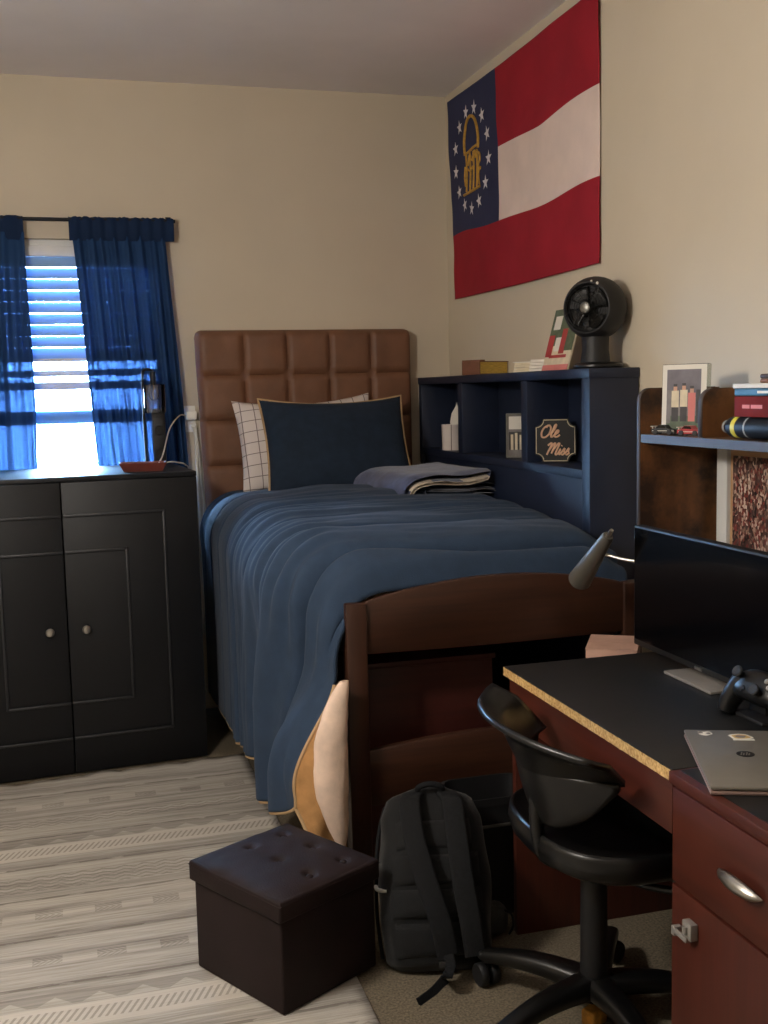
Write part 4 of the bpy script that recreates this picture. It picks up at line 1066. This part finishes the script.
b = MB(); b.prism(blob(.038, -.024, .018, .012, j=.6, sd=3), zt_, zt_+.0003, fml, m=0); b.prism(blob(.030, -.022, .006, .005, j=.4), zt_+.0003, zt_+.0005, fml, m=1); b.prism(blob(.045, -.026, .005, .004, j=.4), zt_+.0003, zt_+.0005, fml, m=1)
obj('sticker', b, [M['sticker'], M['grey_print']], lid)
b = MB(); b.prism(blob(.105, -.044, .022, .019, sd=8), zt_, zt_+.0003, fml, m=0); b.prism(blob(.105, -.044, .017, .014, sd=8), zt_+.0003, zt_+.0005, fml, m=1); b.prism(blob(.105, -.044, .010, .008, sd=5), zt_+.0005, zt_+.0007, fml, m=2); b.box(.087, .128, -.067, -.060, zt_, zt_+.0008, mat=fml, m=0)
o_ = obj('sticker', b, [M['sticker'], M['sticker_gold'], M['grey_print']], lid); o_['label'] = 'gold and cream round sticker'

# cardboard box between desk and footboard
cb = thing('cardboard_box', 'tall pinkish cardboard box between the desk end and the footboard', 'box', (1.43, 2.81, 0))
Mx = frame_m((1.325, 2.725, 0), (.2, -.123, 0), (.123, .2, 0)); Mx[0][3] = 1.352; Mx[1][3] = 2.738
b = MB(); b.box(0, .14, 0, .18, 0, .739, .002, mat=Mx); obj('box_body', b, M['cardboard'], cb)
b = MB(); b.box(-.001, .141, -.001, .089, .739, .742, mat=Mx); b.box(-.001, .141, .091, .181, .739, .742, mat=Mx); obj('flap', b, M['cardboard'], cb)

# ------------------------------------------------------------------ office chair
HB = Vector((1.10, 2.19, 0))
ch = thing('office_chair', 'black plastic office chair pulled up to the desk', 'chair', tuple(HB))
b = MB(); b.lathe([(0, .07), (.045, .07), (.05, .085), (.048, .115), (.034, .125), (0, .125)], 24, Matrix.Translation(HB)); obj('hub', b, M['plastic'], ch)
b = MB(); b.tube([HB+Vector((0, 0, .12)), HB+Vector((0, 0, .43))], [.032, .030], 20); obj('gas_post', b, M['plastic_matte'], ch)
for k in range(5):
    a = math.radians(127+72*k); dv = Vector((math.cos(a), math.sin(a), 0)); sd = Vector((-dv.y, dv.x, 0))
    b = MB()
    def leg(u, v):
        r = lerp(.03, .295, u); w_ = lerp(.034, .020, u); h_ = lerp(.026, .016, u); zc = lerp(.098, .075, u) + .012*math.sin(PI*u)
        aa = 2*PI*v; c, s = math.cos(aa), math.sin(aa)
        return HB + dv*r + sd*(w_*math.copysign(abs(c)**.6, c)) + Vector((0, 0, zc+h_*math.copysign(abs(s)**.6, s)))
    b.grid(lambda u, v: leg(v, u), 16, 12, closed=True)
    e = HB+dv*.297+Vector((0, 0, .075)); b.ball(e, (.018, .018, .013))
    lg = obj('leg', b, M['plastic'], ch)
    c = HB+dv*.292
    b = MB()
    ca = a + 1.1
    for sgn in (-1, 1):
        Mx = Matrix.Translation(c+Vector((0, 0, .0295))+Vector((math.cos(ca), math.sin(ca), 0))*.016*sgn) @ Matrix.Rotation(ca, 4, 'Z') @ Matrix.Rotation(PI/2, 4, 'Y')
        b.lathe([(0, -.010), (.026, -.010), (.0285, -.006), (.0285, .006), (.026, .010), (0, .010)], 22, Mx)
    b.tube([c+Vector((0, 0, .03)), c+Vector((0, 0, .07))], .008, 10)
    obj('caster', b, M['plastic_matte'], lg)
SC = Vector((1.15, 2.175, 0))
def seat(u, v):
    a = 2*PI*u; ex = .72
    prof = [(0, .425), (.55, .425), (.86, .435), (.97, .452), (1.0, .478), (.985, .503), (.955, .508), (.90, .500), (.6, .486), (0, .48)]
    k = v*(len(prof)-1); i = min(int(k), len(prof)-2); f = k-i
    r = lerp(prof[i][0], prof[i+1][0], f); z = lerp(prof[i][1], prof[i+1][1], f)
    c, s = math.cos(a), math.sin(a)
    return SC + Vector((.225*r*math.copysign(abs(c)**ex, c), .25*r*math.copysign(abs(s)**ex, s), z - .02*r*r*max(0, c)))
b = MB(); b.grid(seat, 56, 27, closed=True); obj('seat', b, M['plastic'], ch, angle=70)
BX, BYc = .895, 2.125
def back_up(u, v):
    s = 2*u-1; z = lerp(.65, .772, v) - .014*s*s*v + .012*s*v
    hw = lerp(.20, .262, v)
    x = BX + .015 + .13*s*s*(1-.2*v) - .055*v - .03*max(0, v-.7)/.3
    return Vector((x, BYc+hw*s*(1-.03*s*s), z + .02*(1-v)*s*s))
b = MB(); b.grid(back_up, 40, 16); obj('backrest', b, M['plastic'], ch, solid=.014, angle=70)
def back_lo(u, v):
    s = 2*u-1; hw = lerp(.10, .205, min(1, v*1.15)**.6)
    z = lerp(.535, .675, v) + .035*abs(s)**3*(1-v)
    x = BX + .028 + .135*s*s*(hw/.22)**2 - .02*v + .02*(1-v)**2
    return Vector((x, BYc+hw*s, z))
b = MB(); b.grid(back_lo, 36, 16); obj('back_shell', b, M['plastic'], ch, solid=.014, angle=70)
b = MB(); b.tube(smooth_path([(BX+.045, BYc, .64), (BX+.035, BYc, .56), (BX+.05, BYc, .46), (1.02, BYc+.03, .412), (1.10, 2.17, .41)], 7), .016, 10); obj('back_support', b, M['plastic'], ch)
b = MB(); b.tube(smooth_path([(1.24, 1.985, .475), (1.245, 1.975, .44), (1.215, 1.985, .395), (1.15, 2.06, .385), (1.11, 2.12, .40)], 8), .009, 10); obj('seat_bracket', b, M['plastic'], ch)
b = MB(); b.box(1.02, 1.20, 2.10, 2.27, .40, .428, .008); obj('seat_plate', b, M['black_metal'], ch)
b = MB(); b.tube(smooth_path([(1.18, 2.12, .405), (1.22, 2.06, .39), (1.255, 2.03, .36), (1.25, 2.03, .31), (1.22, 2.05, .285)], 8), .007, 10); obj('height_lever', b, M['dark_steel'], ch)

b = MB(); b.box(-.028, .028, -.018, .018, 0, .042, .006, mat=Matrix.Translation((1.098, 2.185, .0)) @ Matrix.Rotation(.5, 4, 'Z'), seg=3)
wb = tag(obj('wooden_block', b, M['amber']), 'small amber wooden block on the carpet under the office chair', 'block')

# ------------------------------------------------------------------ backpack
bp = thing('backpack', 'black backpack standing on the floor leaning against the footboard', 'backpack', (.84, 2.62, 0))
B0 = Vector((.828, 2.495, .0)); tilt = math.radians(23)
xa = Vector((.975, -.22, 0)).normalized(); nf = Vector((-.22, -.975, 0)).normalized()     # nf: towards the camera
upv = (Vector((0, 0, 1))*math.cos(tilt) - nf*math.sin(tilt)).normalized()
fo = (nf*math.cos(tilt) + Vector((0, 0, 1))*math.sin(tilt)).normalized()
def bpt(x, h, d): return B0 + xa*x + upv*h + fo*d + Vector((0, 0, .012))
def pack(u, v):
    a = 2*PI*u; hh = .455*v
    hw = interp(v, [(0, .10), (.04, .130), (.3, .145), (.62, .140), (.82, .133), (.94, .112), (1, .03)])
    dp = interp(v, [(0, .05), (.04, .085), (.3, .10), (.6, .088), (.85, .058), (1, .012)])
    c, s = math.cos(a), math.sin(a)
    w = 1+.05*nz(c*2, s*2, v*5)
    return bpt(hw*w*math.copysign(abs(c)**.5, c), hh, -.06+dp*w*math.copysign(abs(s)**.5, s))
b = MB(); b.grid(pack, 48, 40, closed=True); obj('bag_body', b, M['nylon'], bp, angle=70)
def pad(h0, h1, hw):
    b = MB()
    def fn(u, v):
        a, c = 2*u-1, 2*v-1; f = (max(0, 1-a**4)*max(0, 1-c**4))**.5
        h = lerp(h0, h1, v); t_ = h/.455
        dpt = interp(t_, [(0, .05), (.04, .085), (.3, .10), (.6, .088), (.85, .058), (1, .012)])-.06
        return bpt(a*hw, h, dpt-.006+.018*f)
    b.grid(fn, 16, 10); return b
for k, (h0, h1, hw) in enumerate(((.035, .12, .11), (.128, .20, .115), (.208, .285, .112), (.293, .37, .098))):
    obj('back_pad', pad(h0, h1, hw), M['nylon'], bp, angle=70)
def strap(pts, w, t_, name, mat_=None):
    P = smooth_path(pts, 8); n = len(P)
    W_ = [p for p in P]
    def fn(u, v):
        k = v*(n-1); i = min(int(k), n-2); p = W_[i].lerp(W_[i+1], k-i); tg = (W_[i+1]-W_[i]).normalized()
        dn = fo if abs(tg.dot(fo)) < .8 else upv
        sd = tg.cross(dn).normalized(); nn = sd.cross(tg).normalized()
        a = 2*PI*u; c, s = math.cos(a), math.sin(a)
        return p + sd*(w/2*math.copysign(abs(c)**.4, c)) + nn*(t_/2*math.copysign(abs(s)**.6, s))
    b = MB(); b.grid(fn, 16, n*2, closed=True); return obj(name, b, mat_ or M['strap'], bp, angle=60)
strap([bpt(-.045, .435, -.03), bpt(-.058, .41, .02), bpt(-.055, .33, .062), bpt(-.03, .22, .085), bpt(.0, .12, .085), bpt(.015, .045, .068)], .055, .016, 'shoulder_strap')
strap([bpt(.045, .435, -.03), bpt(.052, .41, .02), bpt(.055, .33, .062), bpt(.062, .22, .082), bpt(.075, .12, .08), bpt(.085, .04, .06)], .055, .016, 'shoulder_strap')
strap([bpt(.015, .05, .072), bpt(.018, .02, .09), bpt(.005, -.0, .12), Vector((.83, 2.46, .012)), Vector((.785, 2.42, .006)), Vector((.735, 2.385, .005))], .026, .004, 'webbing_tail')
strap([bpt(.085, .045, .06), bpt(.10, .02, .03), bpt(.10, .006, .0)], .026, .004, 'lower_webbing')
b = MB(); b.tube(smooth_path([bpt(-.03, .435, -.035), bpt(-.03, .452, -.02), bpt(.0, .460, -.015), bpt(.03, .452, -.02), bpt(.03, .435, -.035)], 8), .008, 10); obj('grab_handle', b, M['strap'], bp)
b = MB(); b.box(-.018, .018, -.006, .012, .062, .085, .003, mat=frame_m(bpt(.008, .02, 0), xa, upv)); obj('buckle', b, M['plastic'], bp)
wt = smooth_path([bpt(-.146, .215, -.08), bpt(-.152, .206, -.05), bpt(-.146, .200, -.015), bpt(-.125, .197, .01)], 6)
b = MB(); b.tube(wt, .0055, 8); o_ = obj('side_loop', b, M['white_plastic'], bp); o_['label'] = 'white loop on the side'
b = MB(); b.tube(smooth_path([bpt(-.142, .03, -.055), bpt(-.152, .15, -.06), bpt(-.146, .29, -.055), bpt(-.134, .36, -.055), bpt(-.120, .405, -.055)], 8), .005, 8); obj('zip_seam', b, M['strap'], bp)

sc_ = thing('cloth_pouch', 'small dark grey pouch on the carpet behind the chair caster', 'pouch', (1.035, 2.665, 0))
def pouch(u, v):
    a = 2*PI*u; l_ = lerp(-PI/2, PI/2, v); c, s = math.cos(l_), math.sin(l_)
    return Vector((1.035+.04*abs(c)**.6*math.copysign(abs(math.cos(a))**.6, math.cos(a)), 2.665+.036*abs(c)**.6*math.copysign(abs(math.sin(a))**.6, math.sin(a)), .04+.04*math.copysign(abs(s)**.6, s)+.004*nz(math.cos(a)*3, math.sin(a)*3, v*4)))
b = MB(); b.grid(pouch, 32, 18, closed=True); obj('pouch_body', b, pm('dark_grey_cloth', (58, 58, 56), .85, var=.15, vscale=40, bump=.3, bscale=300), sc_)
b = MB(); b.tube(smooth_path([(1.06, 2.64, .07), (1.077, 2.63, .06), (1.08, 2.625, .03), (1.07, 2.63, .005)], 8), .003, 8); obj('cord_loop', b, M['strap'], sc_)

# ------------------------------------------------------------------ ottoman
OF = Vector((.412, 2.415, 0)); oa = Vector((-.151, .327, 0)); ob_ = Vector((.268, .151, 0))
rotz = math.atan2(ob_.y, ob_.x); wB, wA = .318, .348
ot = thing('storage_ottoman', 'dark brown leather storage ottoman with a buttoned lid at the corner of the rug', 'ottoman', tuple(OF + Vector((0, 0, .0115))), rotz)
b = MB(); b.box(0.004, wB-.004, .004, wA-.004, 0, .24, .006, seg=3); obj('box_body', b, M['ott'], ot, local=True)
b = MB(); b.box(-.006, wB+.006, -.006, wA+.006, .232, .284, .007, seg=3); ld = obj('lid', b, M['ott'], ot, local=True)
btn = [(wB*i/3, wA*j/3) for i in (1, 2) for j in (1, 2)] 
btn = [(wB*b_, wA*a_) for a_ in (.13, .45, .78) for b_ in (.42, .77)]
def cush(u, v):
    a, c = 2*u-1, 2*v-1
    f = (max(0, 1-abs(a)**3.2)*max(0, 1-abs(c)**3.2))**.5
    x, y = lerp(-.007, wB+.007, u), lerp(-.007, wA+.007, v)
    h = .274 + .030*f
    for bx, by in btn:
        r2 = (x-bx)**2+(y-by)**2; h -= .012*math.exp(-r2/.00018) + .003*math.exp(-r2/.0018)
    h += .0018*nz(x*22, y*22)
    return Vector((x, y, h))
b = MB(); b.grid(cush, 72, 80); obj('cushion_top', b, M['ott'], ld, local=True, angle=80)
for bx, by in btn:
    b = MB(); b.ball((bx, by, .2875), (.009, .009, .005)); obj('button', b, M['ott'], ld, local=True)

# ------------------------------------------------------------------ lights
LX, LY, LZ = -.66, 1.95, 1.92
cl = thing('pendant_light', 'white globe pendant light hanging from the ceiling in the middle of the room', 'pendant light', (LX, LY, ZC))
b = MB(); b.lathe([(0, 0), (.06, 0), (.06, -.02), (.012, -.03), (0, -.03)], 28, Matrix.Translation((LX, LY, ZC))); obj('canopy', b, M['white'], cl)
b = MB(); b.tube([(LX, LY, ZC-.02), (LX, LY, LZ+.15)], .005, 8); obj('cord', b, M['white_plastic'], cl)
b = MB(); b.lathe([(0, .17), (.03, .165), (.035, .12), (0, .12)], 24, Matrix.Translation((LX, LY, LZ))); obj('cap', b, M['white'], cl)
em = NT('lit_opal_glass'); em.set(Base_Color=(240, 235, 225), Emission_Color=(255, 247, 237), Emission_Strength=158.0)
b = MB(); b.ball((LX, LY, LZ), .13, u=32, v=20); obj('globe', b, em.m, cl)

w = bpy.data.worlds.new('daylight'); S.world = w; w.use_nodes = True
bg = w.node_tree.nodes['Background']; bg.inputs[0].default_value = (.38, .62, 1.0, 1); bg.inputs[1].default_value = 260.0
pl = bpy.data.lights.new('window_portal', 'AREA'); pl.shape = 'RECTANGLE'; pl.size = WX1-WX0; pl.size_y = WZ1-WZ0
pl.cycles.is_portal = True
po = bpy.data.objects.new('window_portal', pl); COL.objects.link(po); po.location = ((WX0+WX1)/2, YB+.13, (WZ0+WZ1)/2); po.rotation_euler = (-PI/2, 0, 0)

pl = bpy.data.lights.new('window_portal', 'AREA'); pl.shape = 'RECTANGLE'; pl.size = WX1-WX0; pl.size_y = WZ1-WZ0
pl.cycles.is_portal = True
po = bpy.data.objects.new('window_portal', pl); COL.objects.link(po); po.location = ((WX0+WX1)/2, YB+.13, (WZ0+WZ1)/2); po.rotation_euler = (-PI/2, 0, 0)

# ------------------------------------------------------------------ camera
cam = bpy.data.cameras.new('camera'); co = bpy.data.objects.new('camera', cam); COL.objects.link(co)
yaw, pit, rol = map(math.radians, (15.849, 6.316, 1.333))
f = Vector((math.sin(yaw)*math.cos(pit), math.cos(yaw)*math.cos(pit), -math.sin(pit)))
r = Vector((math.cos(yaw), -math.sin(yaw), 0)); d = f.cross(r)
c_, s_ = math.cos(rol), math.sin(rol); rr = r*c_ + d*s_; dd_ = -r*s_ + d*c_
Mc = Matrix.Identity(4)
for i in range(3): Mc[i][0], Mc[i][1], Mc[i][2] = rr[i], -dd_[i], -f[i]
Mc[0][3], Mc[1][3], Mc[2][3] = 0, 0, 1.47
co.matrix_world = Mc
cam.sensor_fit = 'VERTICAL'; cam.sensor_height = 36; cam.sensor_width = 27; cam.lens = 1100/1024*36
cam.clip_start = .02
S.camera = co
S.view_settings.view_transform = 'Standard'; S.view_settings.look = 'None'; S.view_settings.gamma = 1; S.view_settings.exposure = 0.08
S.view_settings.use_curve_mapping = False
S.cycles.use_denoising = True
S.cycles.max_bounces = 8; S.cycles.transparent_max_bounces = 16; S.cycles.sample_clamp_indirect = 6
